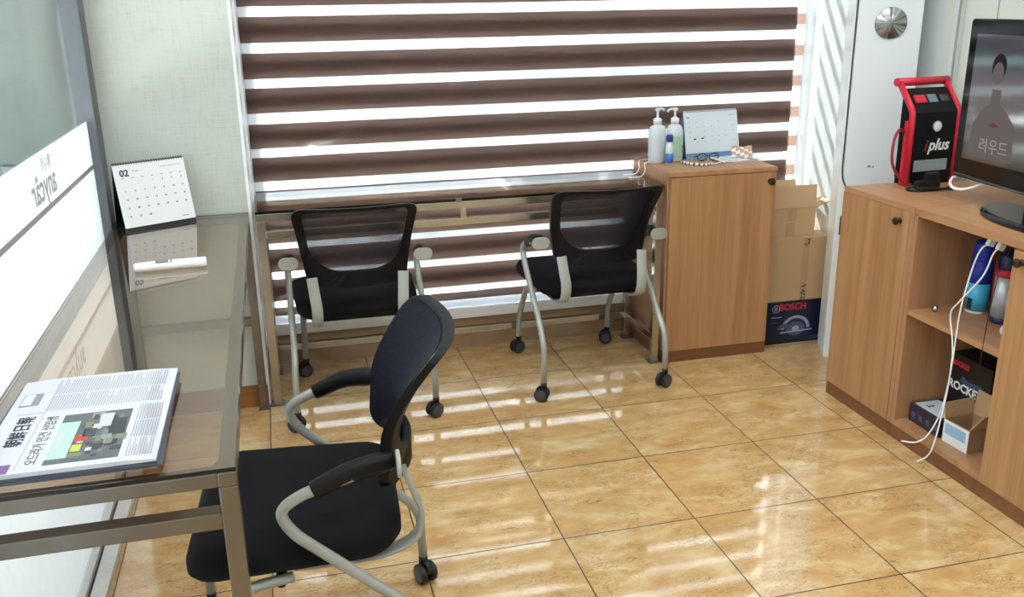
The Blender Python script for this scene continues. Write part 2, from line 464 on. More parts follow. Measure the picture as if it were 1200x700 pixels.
# low panel coloured like the floor reflected in window glass; head above it
b = B(); bx(b, XW0, XW1, 0.785, 0.90, 0, 0.16); structure('trim_1', b, M['lowpanel'])
b = B(); bx(b, XW0, XW1, 0.80, 0.90, 2.32, ZC); structure('trim_2', b, M['wallwhite'])
b = B(); bx(b, -1.23, XW0-0.002, YP-0.012, YP, 0, 0.085, bev=0.002); structure('baseboard_back', b, M['woodbase'])
# panel on the right wall with seams
b = B(); bx(b, 1.758, XR, YF+0.01, 0.10, 0.0, ZC-0.01)
structure('trim_3', b, M['wallcream'])
b = B()
for y in (-0.165, -1.05, -1.95):
    bx(b, 1.7565, 1.758, y-0.0025, y+0.0025, 0.0, ZC-0.02)
structure('trim_4', b, M['seam'])

b = B(); bx(b, XL-0.135, XL-0.041, YP-0.02, YP-0.0005, 0, ZC); bx(b, XL-0.135, XL-0.1205, YP, YB+0.1, 0, ZC); structure('trim_5', b, mat('outer_corner_cladding', (74, 84, 84), 0.7))
# big window: frame, mullions and pane
wf = B()
FY0, FY1 = 0.80, 0.87
bx(wf, XW0, XW0+0.012, 0.60, FY1, 0.16, 2.32)
bx(wf, XW0+0.012, XW0+0.05, FY0, FY1, 0.16, 2.32, bev=0.004)
bx(wf, XW1-0.014, XW1, FY0, FY1, 0.16, 2.32, bev=0.002)
bx(wf, XW0+0.05, XW1-0.014, FY0, FY1, 0.16, 0.205, bev=0.004)
bx(wf, XW0+0.05, XW1-0.014, FY0, FY1, 2.27, 2.32, bev=0.004)
win = structure('window_1', wf, M['upvc'])
b = B(); bx(b, XW0+0.05, XW1-0.014, 0.832, 0.838, 0.205, 2.27); obj('pane', b, M['clear'], win)

b = B(); bx(b, XW0-0.006, XW0+0.004, YP-0.006, YP, 0.0, 2.32, bev=0.001); bx(b, XW0, XW0+0.004, YP, 0.60, 0.0, 2.32); obj('casing', b, M['upvc'], win)
# left glass partition: posts, sill, panes, white film with print
pf = B()
bx(pf, XL-0.04, XL+0.03, 0.305, YP, 0.0, ZC, bev=0.004)
for y in (-1.9, -3.6):
    bx(pf, XL-0.03, XL+0.015, y-0.03, y+0.03, 0.0, ZC, bev=0.004)
bx(pf, XL-0.04, XL+0.03, YF, 0.305, ZC-0.08, ZC)
part = structure('window_2', pf, M['alu'])
b = B(); bx(b, XL-0.04, XL+0.022, YF, 0.305, 0.0, 0.03, bev=0.003)
bx(b, XL+0.03, XL+0.07, YF, 0.305, 0.0, 0.022, bev=0.003); obj('sill', b, M['sill'], part)
b = B(); bx(b, XL+0.022, XL+0.03, YF, 0.305, 0.0, 0.012); obj('sill_groove', b, M['gasket'], part)
b = B(); bx(b, XL-0.004, XL, YF, 0.305, 0.03, ZC-0.08); obj('pane', b, M['clear'], part)
b = B(); bx(b, XL+0.0005, XL+0.001, YF, 0.304, 0.034, 1.098); obj('film', b, M['film'], part)
b = B(); bx(b, XL+0.0012, XL+0.0016, YF, 0.304, 0.944, 0.959); obj('film_stripe', b, M['filmgrey'], part)
# print seen from behind (mirrored), reading from the far end towards the camera
MT = frame_M((XL+0.0022, -0.385, 1.010), (0, -1, 0), (0, 0, 1))
text('lettering', 'anyc\u00e2r', 0.105, M['filmgrey'], part, MT, bold=0.001)
MT = frame_M((XL+0.0022, -0.33, 1.062), (0, -1, 0), (0, 0, 1))
text('lettering', '\uc560\ub2c8\uce74', 0.042, M['filmgrey'], part, MT)

# ------------------------------------------------------------------ zebra blind
def zmap(z): return 1.4456-(1.4456-z)*1.0163
BX0, BX1 = -0.786, 1.535
tops = [1.409+0.1293*k for k in range(6, 0, -1)]+[1.409, 1.279, 1.152, 1.019, 0.892, 0.763, 0.645, 0.527, 0.405, 0.285]
blind = thing('zebra_blind', 'brown and white striped zebra roller blind covering the big window', 'window blind', (0, 0, 0))
b = B(); bx(b, BX0-0.01, BX1+0.01, 0.735, 0.797, 2.22, 2.31, bev=0.006); obj('headrail', b, M['upvc'], blind)
M['band'] = cloth_translucent('brown_blind_band', (60, 49, 47), 0.42, 0.005, tint=(134, 108, 98))
M['sheer'] = cloth_translucent('white_sheer_band', (244, 245, 250), 0.72, 0.68)
def layer(name, y, shift, width, x1):
    bm = B(); z = zmap(0.205)
    edges = []
    for t in reversed(tops):
        lo, hi = zmap(t-shift-width), zmap(t-shift)
        if t < 0.30: lo = max(lo, zmap(0.25))
        edges.append((lo, hi))
    cur = zmap(0.212)
    ztop = 2.23
    for lo, hi in edges:
        hi = min(hi, ztop)
        if lo > cur: quad(bm, [(BX0, y, cur), (x1, y, cur), (x1, y, lo), (BX0, y, lo)], 1)
        quad(bm, [(BX0, y, lo), (x1, y, lo), (x1, y, hi), (BX0, y, hi)], 0); cur = hi
        if cur >= ztop: break
    if cur < ztop: quad(bm, [(BX0, y, cur), (x1, y, cur), (x1, y, ztop), (BX0, y, ztop)], 1)
    bmesh.ops.remove_doubles(bm, verts=bm.verts, dist=1e-5)
    o = obj(name, bm, [M['band'], M['sheer']], blind, recalc=False); return o
layer('front_fabric', 0.752, 0.000, 0.093, BX1)
layer('rear_fabric', 0.768, 0.026, 0.048, 1.584)
b = B(); bx(b, BX0-0.004, BX1+0.004, 0.745, 0.775, zmap(0.167), zmap(0.214), bev=0.005); obj('bottom_rail', b, M['upvc'], blind)
b = B(); tube(b, [(BX0-0.006, 0.742, 2.2), (BX0-0.006, 0.742, 0.9)], 0.0022, 6)
for k in range(3):
    pass
obj('chain', b, M['white'], blind)

# ------------------------------------------------------------------ left desk
def frame_bar(bm, x0, x1, y0, y1, z0, z1): bx(bm, x0, x1, y0, y1, z0, z1, bev=0.0025)
dx0, dx1, dy0, dy1 = -0.437, 0.0, -1.965, 0.0
desk = thing('glass_desk', 'long smoked glass desk on steel tube frame along the left partition', 'desk', (-0.806, 0.372, 0), math.radians(0.35))
DO = (0.806, -0.372)
T = 0.03
b = B(); bx(b, dx0, dx1, dy0, dy1, 0.743, 0.75, bev=0.0015)
gt = obj('glass_top', b, [M['smoked'], M['smoked_edge']], desk)
for p in gt.data.polygons:
    if abs(p.normal.z) < 0.5: p.material_index = 1
b = B()
frame_bar(b, dx1-T, dx1, dy0, dy1, 0.717, 0.742); obj('long_rail', b, M['steel'], desk)
b = B(); frame_bar(b, dx0, dx0+T, dy0, dy1, 0.717, 0.742); obj('long_rail', b, M['steel'], desk)
for y in (dy0, dy1-T):
    b = B(); frame_bar(b, dx0+T, dx1-T, y, y+T, 0.717, 0.742); obj('end_rail', b, M['steel'], desk)
b = B(); frame_bar(b, dx0+T, dx1-T, dy0, dy0+T, 0.642, 0.671); obj('lower_rail', b, M['steel'], desk)
b = B(); frame_bar(b, dx0+T, dx1-T, dy1-T, dy1, 0.335, 0.365); obj('lower_rail', b, M['steel'], desk)
for x in (dx0, dx1-T):
    for y in (dy0, dy1-T):
        b = B(); frame_bar(b, x, x+T, y, y+T, 0.004, 0.717); lg = obj('leg', b, M['steel'], desk)
        b = B(); bx(b, x-0.005, x+T+0.005, y-0.005, y+T+0.003, 0, 0.005); obj('foot', b, M['steelfoot'], lg)

# ------------------------------------------------------------------ window desk
wx0, wx1, wy0, wy1 = -0.785, 0.778, 0.368, 0.725
wd = thing('glass_desk', 'narrow smoked glass desk on steel tube frame below the window blind', 'desk', (0, 0, 0))
b = B(); bx(b, wx0, wx1, wy0, wy1, 0.740, 0.75, bev=0.001)
gt = obj('glass_top', b, [M['smoked'], M['smoked_edge']], wd)
for p in gt.data.polygons:
    if abs(p.normal.z) < 0.5: p.material_index = 1
for y in (wy0+0.004, wy1-T-0.004):
    b = B(); frame_bar(b, wx0, wx1, y, y+T, 0.712, 0.739); obj('long_rail', b, M['steelbright'], wd)
b = B(); frame_bar(b, wx0+T, wx1-T, wy0+0.006, wy0+0.006+0.025, 0.648, 0.675); obj('lower_rail', b, M['steelbright'], wd)
b = B(); frame_bar(b, wx0+T, wx1-T, wy1-T, wy1-0.004, 0.095, 0.121); obj('lower_rail', b, M['steelbright'], wd)
for x in (-0.03,):
    b = B(); bx(b, x-0.011, x+0.011, wy0+0.008, wy0+0.028, 0.675, 0.712); obj('stub_post', b, M['steelbright'], wd)
    b = B(); bx(b, x-0.028, x-0.006, wy0-0.002, wy0+0.002, 0.738, 0.753, bev=0.001); obj('glass_clip', b, M['steelfoot'], wd)
for x in (wx0, wx1-T):
    b = B(); frame_bar(b, x, x+T, wy0+T, wy1-T, 0.712, 0.739); obj('end_rail', b, M['steelbright'], wd)
    b = B(); frame_bar(b, x+0.002, x+T-0.002, wy0+T, wy1-T, 0.095, 0.121); obj('side_rail', b, M['steelbright'], wd)
    for y in (wy0+0.004, wy1-T-0.004):
        b = B(); frame_bar(b, x, x+T, y, y+T, 0.004, 0.712); lg = obj('leg', b, M['steelbright'], wd)
        b = B(); bx(b, x-0.012, x+T+0.008, y-0.012, y+T+0.012 if y < 0.5 else y+T, 0, 0.005); obj('foot', b, M['steelfoot'], lg)

# ------------------------------------------------------------------ chairs
def superround(w, d, r, n=8):
    out = []
    for cx, cy, a0 in ((w-r, d-r, 0), (-w+r, d-r, 90), (-w+r, -d+r, 180), (w-r, -d+r, 270)):
        for k in range(n+1):
            a = math.radians(a0+90*k/n); out.append((cx+r*math.cos(a), cy+r*math.sin(a)))
    return out

def back_pt(u, v, off=0.0):
    """backrest surface: u -1..1, v 0..1 ; off along +y (forward)"""
    w = 0.172+0.043*min(1, v*1.05)
    z = 0.505+0.302*v
    yb = -0.222-0.010*v-0.092*max(0, (v-0.40)/0.60)**1.5
    conc = 0.065*(u*u)*(1-0.3*v)
    return Vector((u*w, yb+conc+off, z))

def make_chair(label):
    t = thing('office_chair', label, 'chair', (0, 0, 0), 0, 'folding office chairs at the glass desks')
    # seat cushion: rounded, lofted
    b = B()
    rings = []
    for k, (ins, z) in enumerate(((0.05, 0.372), (0.012, 0.378), (0.0, 0.395), (0.0, 0.418), (0.010, 0.437), (0.035, 0.446), (0.09, 0.450))):
        o = superround(0.226-ins, 0.216-ins, 0.085-min(ins, 0.03))
        ring = []
        for x, y in o:
            zz = z
            if y > 0.12: zz -= (y-0.12)**2*2.2          # waterfall front
            if y < -0.14: zz += (-0.14-y)*0.08
            x2 = x*(1.0+0.06*(y/0.22))
            ring.append(b.verts.new((x2, y+0.022, zz)))
        rings.append(ring)
    for A, C_ in zip(rings[:-1], rings[1:]):
        for i in range(len(A)):
            f = b.faces.new((A[i], A[(i+1) % len(A)], C_[(i+1) % len(A)], C_[i])); f.smooth = True
    b.faces.new(list(reversed(rings[0]))); b.faces.new(rings[-1])
    obj('seat', b, M['fabric'], t)
    # seat pan / folding beam
    b = B(); bx(b, -0.17, 0.17, -0.13, 0.16, 0.355, 0.374, bev=0.006)
    tube(b, [(-0.205, 0.055, 0.345), (0.205, 0.055, 0.345)], 0.011, 10)
    obj('seat_frame', b, M['blackplastic'], t)
    # back frame ring
    b = B()
    path_o, path_i = [], []
    no = 10
    uo = 1.0
    def ring_pts(ins_side, ins_bot, ins_top, rb, rt):
        # rounded rectangle in (x,z) metric of mean width .2 half, height .295
        hw, h = 0.2-ins_side, 0.295-ins_bot-ins_top
        out = []
        for cx, cz, a0, r in ((hw-rb, ins_bot+rb, 270, rb), (hw-rt, ins_bot+h-rt, 0, rt), (-hw+rt, ins_bot+h-rt, 90, rt), (-hw+rb, ins_bot+rb, 180, rb)):
            for k in range(9):
                a = math.radians(a0+90*k/8); out.append((cx+r*math.cos(a), cz+r*math.sin(a)))
        # densify
        res = []
        n = len(out)
        for i in range(n):
            p, q = out[i], out[(i+1) % n]
            d = math.hypot(q[0]-p[0], q[1]-p[1]); m = max(1, int(d/0.03))
            m = 6 if i in (8, 26) else (8 if i in (17, 35) else 1)
            for k in range(m): res.append((p[0]+(q[0]-p[0])*k/m, p[1]+(q[1]-p[1])*k/m))
        return res
    po = ring_pts(0, 0, 0, 0.035, 0.040); pi = ring_pts(0.032, 0.060, 0.014, 0.095, 0.030)
    def V(p, off):
        return back_pt(p[0]/0.2, p[1]/0.295, off)
    loops = []
    for P_, off in ((po, 0.010), (po, -0.012), (pi, -0.010), (pi, 0.008)):
        loops.append([b.verts.new(V(p, off)) for p in P_])
    n = len(po)
    for a in range(4):
        A, C_ = loops[a], loops[(a+1) % 4]
        for i in range(n):
            f = b.faces.new((A[i], A[(i+1) % n], C_[(i+1) % n], C_[i])); f.smooth = False
    obj('backrest_frame', b, M['blackplastic'], t, bevel=0.003)
    # woven mesh: real cords
    b = B()
    nv = 128
    xm = 0.192
    def zlim(ax):
        lo = 0.008 if ax < xm-0.03 else 0.008+0.03-math.sqrt(max(0, 0.0301**2-(ax-xm+0.03)**2))
        hi = 0.289 if ax < xm-0.034 else 0.289-0.034+math.sqrt(max(0, 0.0341**2-(ax-xm+0.034)**2))
        return lo, hi
    for i in range(nv):
        x = -xm+2*xm*i/(nv-1)
        z0, z1 = zlim(abs(x))
        pts = [V((x, z0+(z1-z0)*k/12), 0.0125) for k in range(13)]
        sweep(b, pts, rect(0.0018, 0.0014), up=(1, 0, 0), caps=False)
    for j in range(54):
        z = 0.010+0.277*j/53
        pts = [V((-xm*0.985+2*xm*0.985*k/12, z), 0.0125) for k in range(13)]
        sweep(b, pts, rect(0.0009, 0.0009), up=(0, 0, 1), caps=False)
    obj('mesh_panel', b, M['navymesh'], t)
    for s in (-1, 1):
        X = 0.240*s
        # side frame: from under the arm pad, round the front loop, down and back to the rear caster
        b = B()
        pts = fillet([(X, -0.10, 0.585), (X, 0.0, 0.556), (X, 0.045, 0.525), (X, 0.02, 0.475), (X*1.0, -0.20, 0.275), (X*1.02, -0.262, 0.21), (X*1.03, -0.265, 0.068)],
                     [0, 0.03, 0.03, 0.03, 0.06, 0.06, 0], 6)
        tube(b, pts, 0.0115, 12)
        obj('side_frame', b, M['chairgrey'], t)
        # arm pad (black) and its grey carrier
        b = B()
        pts = [Vector((0.216*s, -0.180, 0.597)), Vector((0.228*s, -0.14, 0.597)), Vector((0.236*s, -0.09, 0.590)), Vector((X, -0.025, 0.563))]
        pts = catmull(pts, 5)
        sweep(b, pts, rect(0.040, 0.034, 0.010), up=(0, 0, 1), scale=[0.80+0.35*min(1, 4*i/(len(pts)-1))-0.30*i/(len(pts)-1) for i in range(len(pts))])
        obj('armrest', b, M['blackplastic'], t)
        b = B()
        Mx = Matrix.Translation((0.234*s, -0.190, 0.598))@Matrix.Rotation(PI/2, 4, 'X')
        pl = superround(0.034, 0.022, 0.0215, 6)
        prism(b, pl, -0.004, 0.004, Mx)
        obj('arm_bracket', b, M['chairplastic'], t, bevel=0.002)
        # curved strap that carries the back
        b = B()
        sx = 0.150*s
        st = catmull([(sx*1.06, -0.205, 0.545), (sx*1.03, -0.222, 0.49), (sx, -0.236, 0.44), (sx, -0.222, 0.385), (sx, -0.165, 0.356), (sx, -0.08, 0.348), (sx, 0.03, 0.348)], 6)
        sweep(b, st, rect(0.038, 0.010, 0.003), up=(1, 0, 0))
        obj('back_strap', b, M['chairplastic'], t)
        # front leg
        b = B()
        FX = 0.198*s
        tube(b, fillet([(FX, 0.05, 0.36), (FX, 0.09, 0.30), (FX*1.01, 0.20, 0.17), (FX*1.02, 0.258, 0.15), (FX*1.02, 0.262, 0.068)] if False else
             [(FX, 0.03, 0.352), (FX, 0.14, 0.335), (FX*1.01, 0.235, 0.20), (FX*1.02, 0.262, 0.14), (FX*1.02, 0.262, 0.068)], 0.05), 0.0115, 12)
        obj('front_leg', b, M['chairgrey'], t)
        for (cx, cy, ang) in ((X*1.03, -0.265, 0.5*s), (FX*1.02, 0.262, -0.3*s)):
            Rz = Matrix.Rotation(ang, 4, 'Z'); T0 = Matrix.Translation((cx, cy, 0))
            b = B()
            lathe(b, [(0.012, 0.058), (0.012, 0.074), (0.0, 0.074)], 12, T0)
            # hood between the wheels
            hp = [(0.024*math.cos(a), 0.034+0.028*math.sin(a)) for a in [PI*k/10 for k in range(11)]]
            hp = hp+[(-0.010, 0.026), (0.012, 0.026)]
            prism(b, hp, -0.006, 0.006, T0@Rz@Matrix.Translation((-0.008, 0, 0))@Matrix.Rotation(PI/2, 4, 'X'))
            cs = obj('caster', b, M['rubber'], t)
            for q in (-1, 1):
                b = B()
                MM = T0@Rz@Matrix.Translation((-0.008, q*0.0155, 0.0275))@Matrix.Rotation(-q*PI/2, 4, 'X')
                lathe(b, [(0.0, -0.0075), (0.022, -0.0075), (0.0275, -0.005), (0.0275, 0.004), (0.023, 0.0075), (0.0235, 0.0075)], 20, MM, 0)
                lathe(b, [(0.023, 0.0074), (0.020, 0.0085), (0.008, 0.0085), (0.0, 0.0095)], 20, MM, 1)
                obj('wheel', b, [M['rubber'], M['casterhub']], cs)
    return t
chair0 = make_chair('black mesh office chair pulled sideways at the long left desk, seen from its side')
chair0.location = (-0.69, -1.12, 0); chair0.rotation_euler = (0, 0, math.radians(87.0))
c1 = copy_tree(chair0); c1['label'] = 'black mesh office chair at the window desk next to the left wall, its back turned'
c1.location = (-0.45, 0.380, 0); c1.rotation_euler = (0, 0, math.radians(-0.5))
c2 = copy_tree(chair0); c2['label'] = 'black mesh office chair at the window desk next to the oak cabinet, its back turned'
c2.location = (0.455, 0.395, 0); c2.rotation_euler = (0, 0, math.radians(0.5))

# ------------------------------------------------------------------ cabinets
def knob(parent, loc, axis, r=0.0135):
    b = B()
    prof = [(r*0.75, 0.0), (r*0.75, 0.002), (r*0.4, 0.004), (r*0.4, 0.010), (r*0.9, 0.014), (r, 0.019), (r*0.8, 0.024), (0, 0.026)]
    MM = Matrix.Translation(loc)@(Vector((0, 0, 1)).rotation_difference(Vector(axis)).to_matrix().to_4x4())
    lathe(b, prof, 16, MM)
    return obj('knob', b, M['knob'], parent)

cc = thing('cabinet', 'oak laminate cabinet with one door standing between window desk and cardboard boxes', 'cabinet', (0, 0, 0))
cx0, cx1, cy0, cy1 = 0.790, 1.258, 0.350, 0.735
b = B(); th = 0.018
bx(b, cx0, cx0+th, cy0+0.018, cy1, 0.05, 0.80-th); bx(b, cx1-th, cx1, cy0+0.018, cy1, 0.05, 0.80-th)
bx(b, cx0+th, cx1-th, cy1-0.006, cy1, 0.05, 0.80-th); bx(b, cx0+th, cx1-th, cy0+0.02, cy1-0.006, 0.05, 0.05+th)
bx(b, cx0+th, cx1-th, cy0+0.02, cy1-0.006, 0.40, 0.40+th)
obj('carcass', b, M['woodside'], cc)
b = B(); bx(b, cx0, cx1, cy0-0.001, cy1, 0.80-th, 0.80, bev=0.001); obj('top_panel', b, M['woodtop'], cc)
b = B(); bx(b, cx0, cx1, cy0+0.004, cy1, 0.0, 0.0495); obj('plinth', b, M['plinth'], cc)
b = B(); bx(b, cx0+0.008, cx1-0.002, cy0, cy0+0.017, 0.051, 0.779, bev=0.001); dr = obj('door', b, M['wood'], cc)
knob(dr, (cx1-0.030, cy0, 0.742), (0, -1, 0), 0.015)
b = B()
for (yy, zz) in ((0.42, 0.785), (0.60, 0.785), (0.42, 0.74), (0.60, 0.74)):
    lathe(b, [(0.005, 0), (0.004, 0.0012), (0, 0.0014)], 10, Matrix.Translation((cx0, yy, zz))@Matrix.Rotation(-PI/2, 4, 'Y'))
obj('screw_cap', b, M['woodside'], cc)

# right row: door unit, then a double unit with an open bay
rx0, rx1 = 1.270, 1.752
ra = thing('cabinet', 'oak laminate cabinet with closed door at the left end of the right hand row', 'cabinet', (0, 0, 0))
ya, yb_ = -0.095, -0.485
b = B()
bx(b, rx0+0.018, rx1, ya-th, ya, 0.05, 0.80-th); bx(b, rx0+0.0, rx1, yb_, yb_+th, 0.05, 0.80-th)
bx(b, rx1-0.006, rx1, yb_+th, ya-th, 0.05, 0.80-th); bx(b, rx0+0.02, rx1-0.006, yb_+th, ya-th, 0.05, 0.068)
obj('carcass', b, M['woodside'], ra)
b = B(); bx(b, rx0, rx1, yb_, ya, 0.80-th, 0.80, bev=0.001); obj('top_panel', b, M['woodtop'], ra)
b = B(); bx(b, rx0+0.003, rx1, yb_, ya, 0.0, 0.0495); obj('plinth', b, M['plinth'], ra)
b = B(); bx(b, rx0-0.001, rx0+0.017, yb_+0.021, ya, 0.051, 0.781, bev=0.001); dr = obj('door', b, M['wood'], ra)
knob(dr, (rx0-0.001, -0.420, 0.745), (-1, 0, 0))
b = B()
bx(b, rx0-0.004, rx0+0.03, ya, ya+0.004, 0.62, 0.69); obj('hinge_plate', b, M['gasket'], ra)

rb = thing('cabinet', 'oak laminate cabinet with open shelf bay under the television', 'cabinet', (0, 0, 0))
yc, ye, ym = -0.487, -1.297, -0.915
b = B()
bx(b, rx0, rx1, yc-th, yc, 0.05, 0.80-th); bx(b, rx0+0.018, rx1, ye, ye+th, 0.05, 0.80-th)
bx(b, rx0+0.018, rx1-0.006, ym-0.02, ym-0.002, 0.068, 0.80-th)
bx(b, rx1-0.006, rx1, ye+th, yc-th, 0.05, 0.80-th); bx(b, rx0, rx1-0.006, ye+th, yc-th, 0.05, 0.068)
obj('carcass', b, M['woodside'], rb)
b = B(); bx(b, rx0, rx1, ye, yc, 0.80-th-0.006, 0.80, bev=0.001); obj('top_panel', b, M['woodtop'], rb)
b = B(); bx(b, rx0+0.003, rx1, ye, yc, 0.0, 0.0495); obj('plinth', b, M['plinth'], rb)
b = B(); bx(b, rx0+0.003, rx1-0.006, ym-0.002, yc-th, 0.447, 0.463, bev=0.001); obj('shelf', b, M['woodtop'], rb)
b = B(); bx(b, rx0-0.001, rx0+0.017, ye, ym, 0.051, 0.772, bev=0.001); dr = obj('door', b, M['wood'], rb)
knob(dr, (rx0-0.001, -0.948, 0.742), (-1, 0, 0))

# ------------------------------------------------------------------ air conditioner
ac = thing('air_conditioner', 'tall white floor standing air conditioner in the corner beside the boxes', 'air conditioner', (1.465, 0.235, 0), math.atan2(-0.1, 0.225))
AW, AD, AH = 0.247, 0.20, 1.82
def acprof(w, d, bulge, n=10):
    # plan outline, local x along the front 0..w, y depth ; front face at y=0 bulging to -y
    pts = []
    for k in range(n+1):
        u = k/n; pts.append((w*u, -bulge*(1-(2*u-1)**2)))
    pts += [(w, d*0.8), (w*0.85, d), (w*0.15, d), (0, d*0.8)]
    return pts
b = B(); prism(b, acprof(AW, AD, 0.0), 0.025, AH); obj('body', b, M['white'], ac, bevel=0.004)
b = B(); prism(b, [(x*1.0, y) for x, y in acprof(AW, AD, 0.012)], 0.0, 0.026); obj('base', b, M['white'], ac, bevel=0.003)
# front door panel with rounded lower left corner
b = B()
poly = [(0.012, AH-0.01), (0.012, 0.80)]
for k in range(9):
    a = PI+PI/2*k/8; poly.append((0.07+0.058*math.cos(a), 0.80-0.085+0.0+0.085*(1+math.sin(a)) if False else 0.80+0.10*math.sin(a)))
poly += [(AW-0.004, 0.70), (AW-0.004, AH-0.01)]
prism(b, poly, 0.0, 0.014, Matrix.Rotation(PI/2, 4, 'X'))
obj('front_panel', b, M['whitegloss'], ac, bevel=0.003)
b = B(); sp = [(0.0085, -0.0035, AH-0.012), (0.0085, -0.0035, 0.80)]
for k in range(9):
    a = PI+PI/2*k/8; sp.append((0.07+0.0615*math.cos(a), -0.0035, 0.80+0.1035*math.sin(a)))
tube(b, sp, 0.0028, 6); obj('panel_gap', b, M['gasket'], ac)
b = B(); lathe(b, [(0.0, 0.0), (0.056, 0.0), (0.058, 0.004), (0.055, 0.008), (0.0, 0.009)], 36, Matrix.Translation((0.131, -0.014, 1.349))@Matrix.Rotation(PI/2, 4, 'X'))
def dial_mat():  # light and dark sectors by angle put a metal sheen into the colour
    m, nt, out = new_mat('spun_metal_sheen'); L = nt.links.new
    bb = N(nt, 'ShaderNodeBsdfPrincipled'); bb.inputs['Metallic'].default_value = 0.9; bb.inputs['Roughness'].default_value = 0.25
    tc = N(nt, 'ShaderNodeTexCoord'); mp = N(nt, 'ShaderNodeMapping'); mp.inputs['Location'].default_value = (-0.131, 0, -1.349)
    L(tc.outputs['Object'], mp.inputs[0]); s = N(nt, 'ShaderNodeSeparateXYZ'); L(mp.outputs[0], s.inputs[0])
    at = N(nt, 'ShaderNodeMath', operation='ARCTAN2'); L(s.outputs[0], at.inputs[0]); L(s.outputs[2], at.inputs[1])
    no = N(nt, 'ShaderNodeTexNoise', noise_dimensions='1D'); no.inputs['Scale'].default_value = 3.2; no.inputs['Detail'].default_value = 3; L(at.outputs[0], no.inputs['W'])
    cr = N(nt, 'ShaderNodeValToRGB'); cr.color_ramp.elements[0].position = .35; cr.color_ramp.elements[0].color = lin((86, 88, 92))+(1,)
    cr.color_ramp.elements[1].position = .65; cr.color_ramp.elements[1].color = lin((206, 208, 210))+(1,)
    L(no.outputs['Fac'], cr.inputs[0]); L(cr.outputs[0], bb.inputs['Base Color']); L(bb.outputs[0], out.inputs[0]); return m
obj('dial', b, dial_mat(), ac)
b = B(); bx(b, 0.10, 0.112, -0.0146, -0.014, 0.805, 0.815); bx(b, 0.118, 0.124, -0.0146, -0.014, 0.805, 0.813); obj('printed_mark', b, M['inkgrey'], ac)

# cable conduit on the right wall
b = B(); bx(b, 1.738, 1.757, -0.005, 0.035, 0.0, ZC-0.02, bev=0.004); cd = obj('cable_conduit', b, M['wallwhite']); tag(cd, 'pale vertical cable duct on the right wall behind the television', 'cable duct')
b = B(); tube(b, catmull([(1.73, -0.012, 2.3), (1.728, -0.014, 1.6), (1.727, -0.012, 1.2), (1.73, -0.02, 1.0), (1.735, -0.075, 0.9), (1.735, -0.115, 0.804), (1.73, -0.15, 0.804)], 8), 0.004, 8)
tag(obj('cable', b, M['seam']), 'grey cable running down the right wall behind the television', 'cable')

# ------------------------------------------------------------------ cardboard boxes
def open_flaps(): pass
bb1 = thing('tool_box_carton', 'dark blue printed power tool carton at the bottom of the box stack', 'box', (1.285, 0.42, 0))
b = B(); bx(b, 0, 0.29, 0, 0.27, 0, 0.193, bev=0.002); obj('carton', b, M['boxblue'], bb1)
Mf = lambda x, z: frame_M((x, -0.0008, z), (1, 0, 0), (0, 0, 1))
text('lettering', 'BOSCH', 0.040, M['boxred'], bb1, Mf(0.135, 0.167), bold=0.0012)
b = B()
MM = Mf(0.055, 0.163)
tube(b, [MM@Vector((0.017*math.cos(a), 0.017*math.sin(a), 0)) for a in [2*PI*k/20 for k in range(20)]], 0.0015, 5, closed=True)
for s in (-1, 1):
    tube(b, [MM@Vector((s*0.006+s*0.004*math.cos(a)*-1, 0.010*math.sin(a), 0)) for a in [-PI/2+PI*k/6 for k in range(7)]], 0.0014, 5)
tube(b, [MM@Vector((-0.010, 0, 0)), MM@Vector((0.010, 0, 0))], 0.0014, 5)
obj('emblem', b, M['boxgrey'], bb1)
b = B()
bx(b, 0.034, 0.085, -0.0008, 0.0, 0.122, 0.126); obj('printed_line', b, M['boxgrey'], bb1)
b = B(); bx(b, 0.034, 0.066, -0.0008, 0.0, 0.098, 0.101); bx(b, 0.225, 0.28, -0.0008, 0, 0.012, 0.016); bx(b, 0.225, 0.27, -0.0008, 0, 0.022, 0.025); obj('printed_line', b, M['boxgrey2'], bb1)
# circular-saw picture
b = B()
MM = Mf(0.155, 0.066)
def flat(bm, poly, Mx, z=0.0, mi=0):
    f = bm.faces.new([bm.verts.new(Mx@Vector((x, y, z))) for x, y in poly]); f.material_index = mi
arc = lambda r, a0, a1, n: [(r*math.cos(math.radians(a0+(a1-a0)*k/n)), r*math.sin(math.radians(a0+(a1-a0)*k/n))) for k in range(n+1)]
flat(b, [(x*1.15, y) for x, y in arc(0.060, 0, 180, 18)]+[(x*1.15, y) for x, y in reversed(arc(0.047, 0, 180, 18))], MM, 0, 0)
teeth = []
for k in range(40):
    a = 2*PI*k/40; r = 0.044 if k % 2 else 0.040
    teeth.append((r*math.cos(a)*1.1, r*math.sin(a)*0.75))
flat(b, teeth, MM, 0.0001, 1)
flat(b, [(0.018*math.cos(2*PI*k/16), 0.013*math.sin(2*PI*k/16)) for k in range(16)], MM, 0.0003, 0)
flat(b, [(-0.075, -0.018), (0.082, -0.012), (0.082, -0.006), (-0.07, -0.011)], MM, 0.0003, 0)
flat(b, [(-0.03, 0.015), (-0.085, 0.0), (-0.09, 0.010), (-0.05, 0.03)], MM, 0.0003, 1)
obj('printed_picture', b, [M['boxgrey'], M['boxgrey2']], bb1, recalc=False)

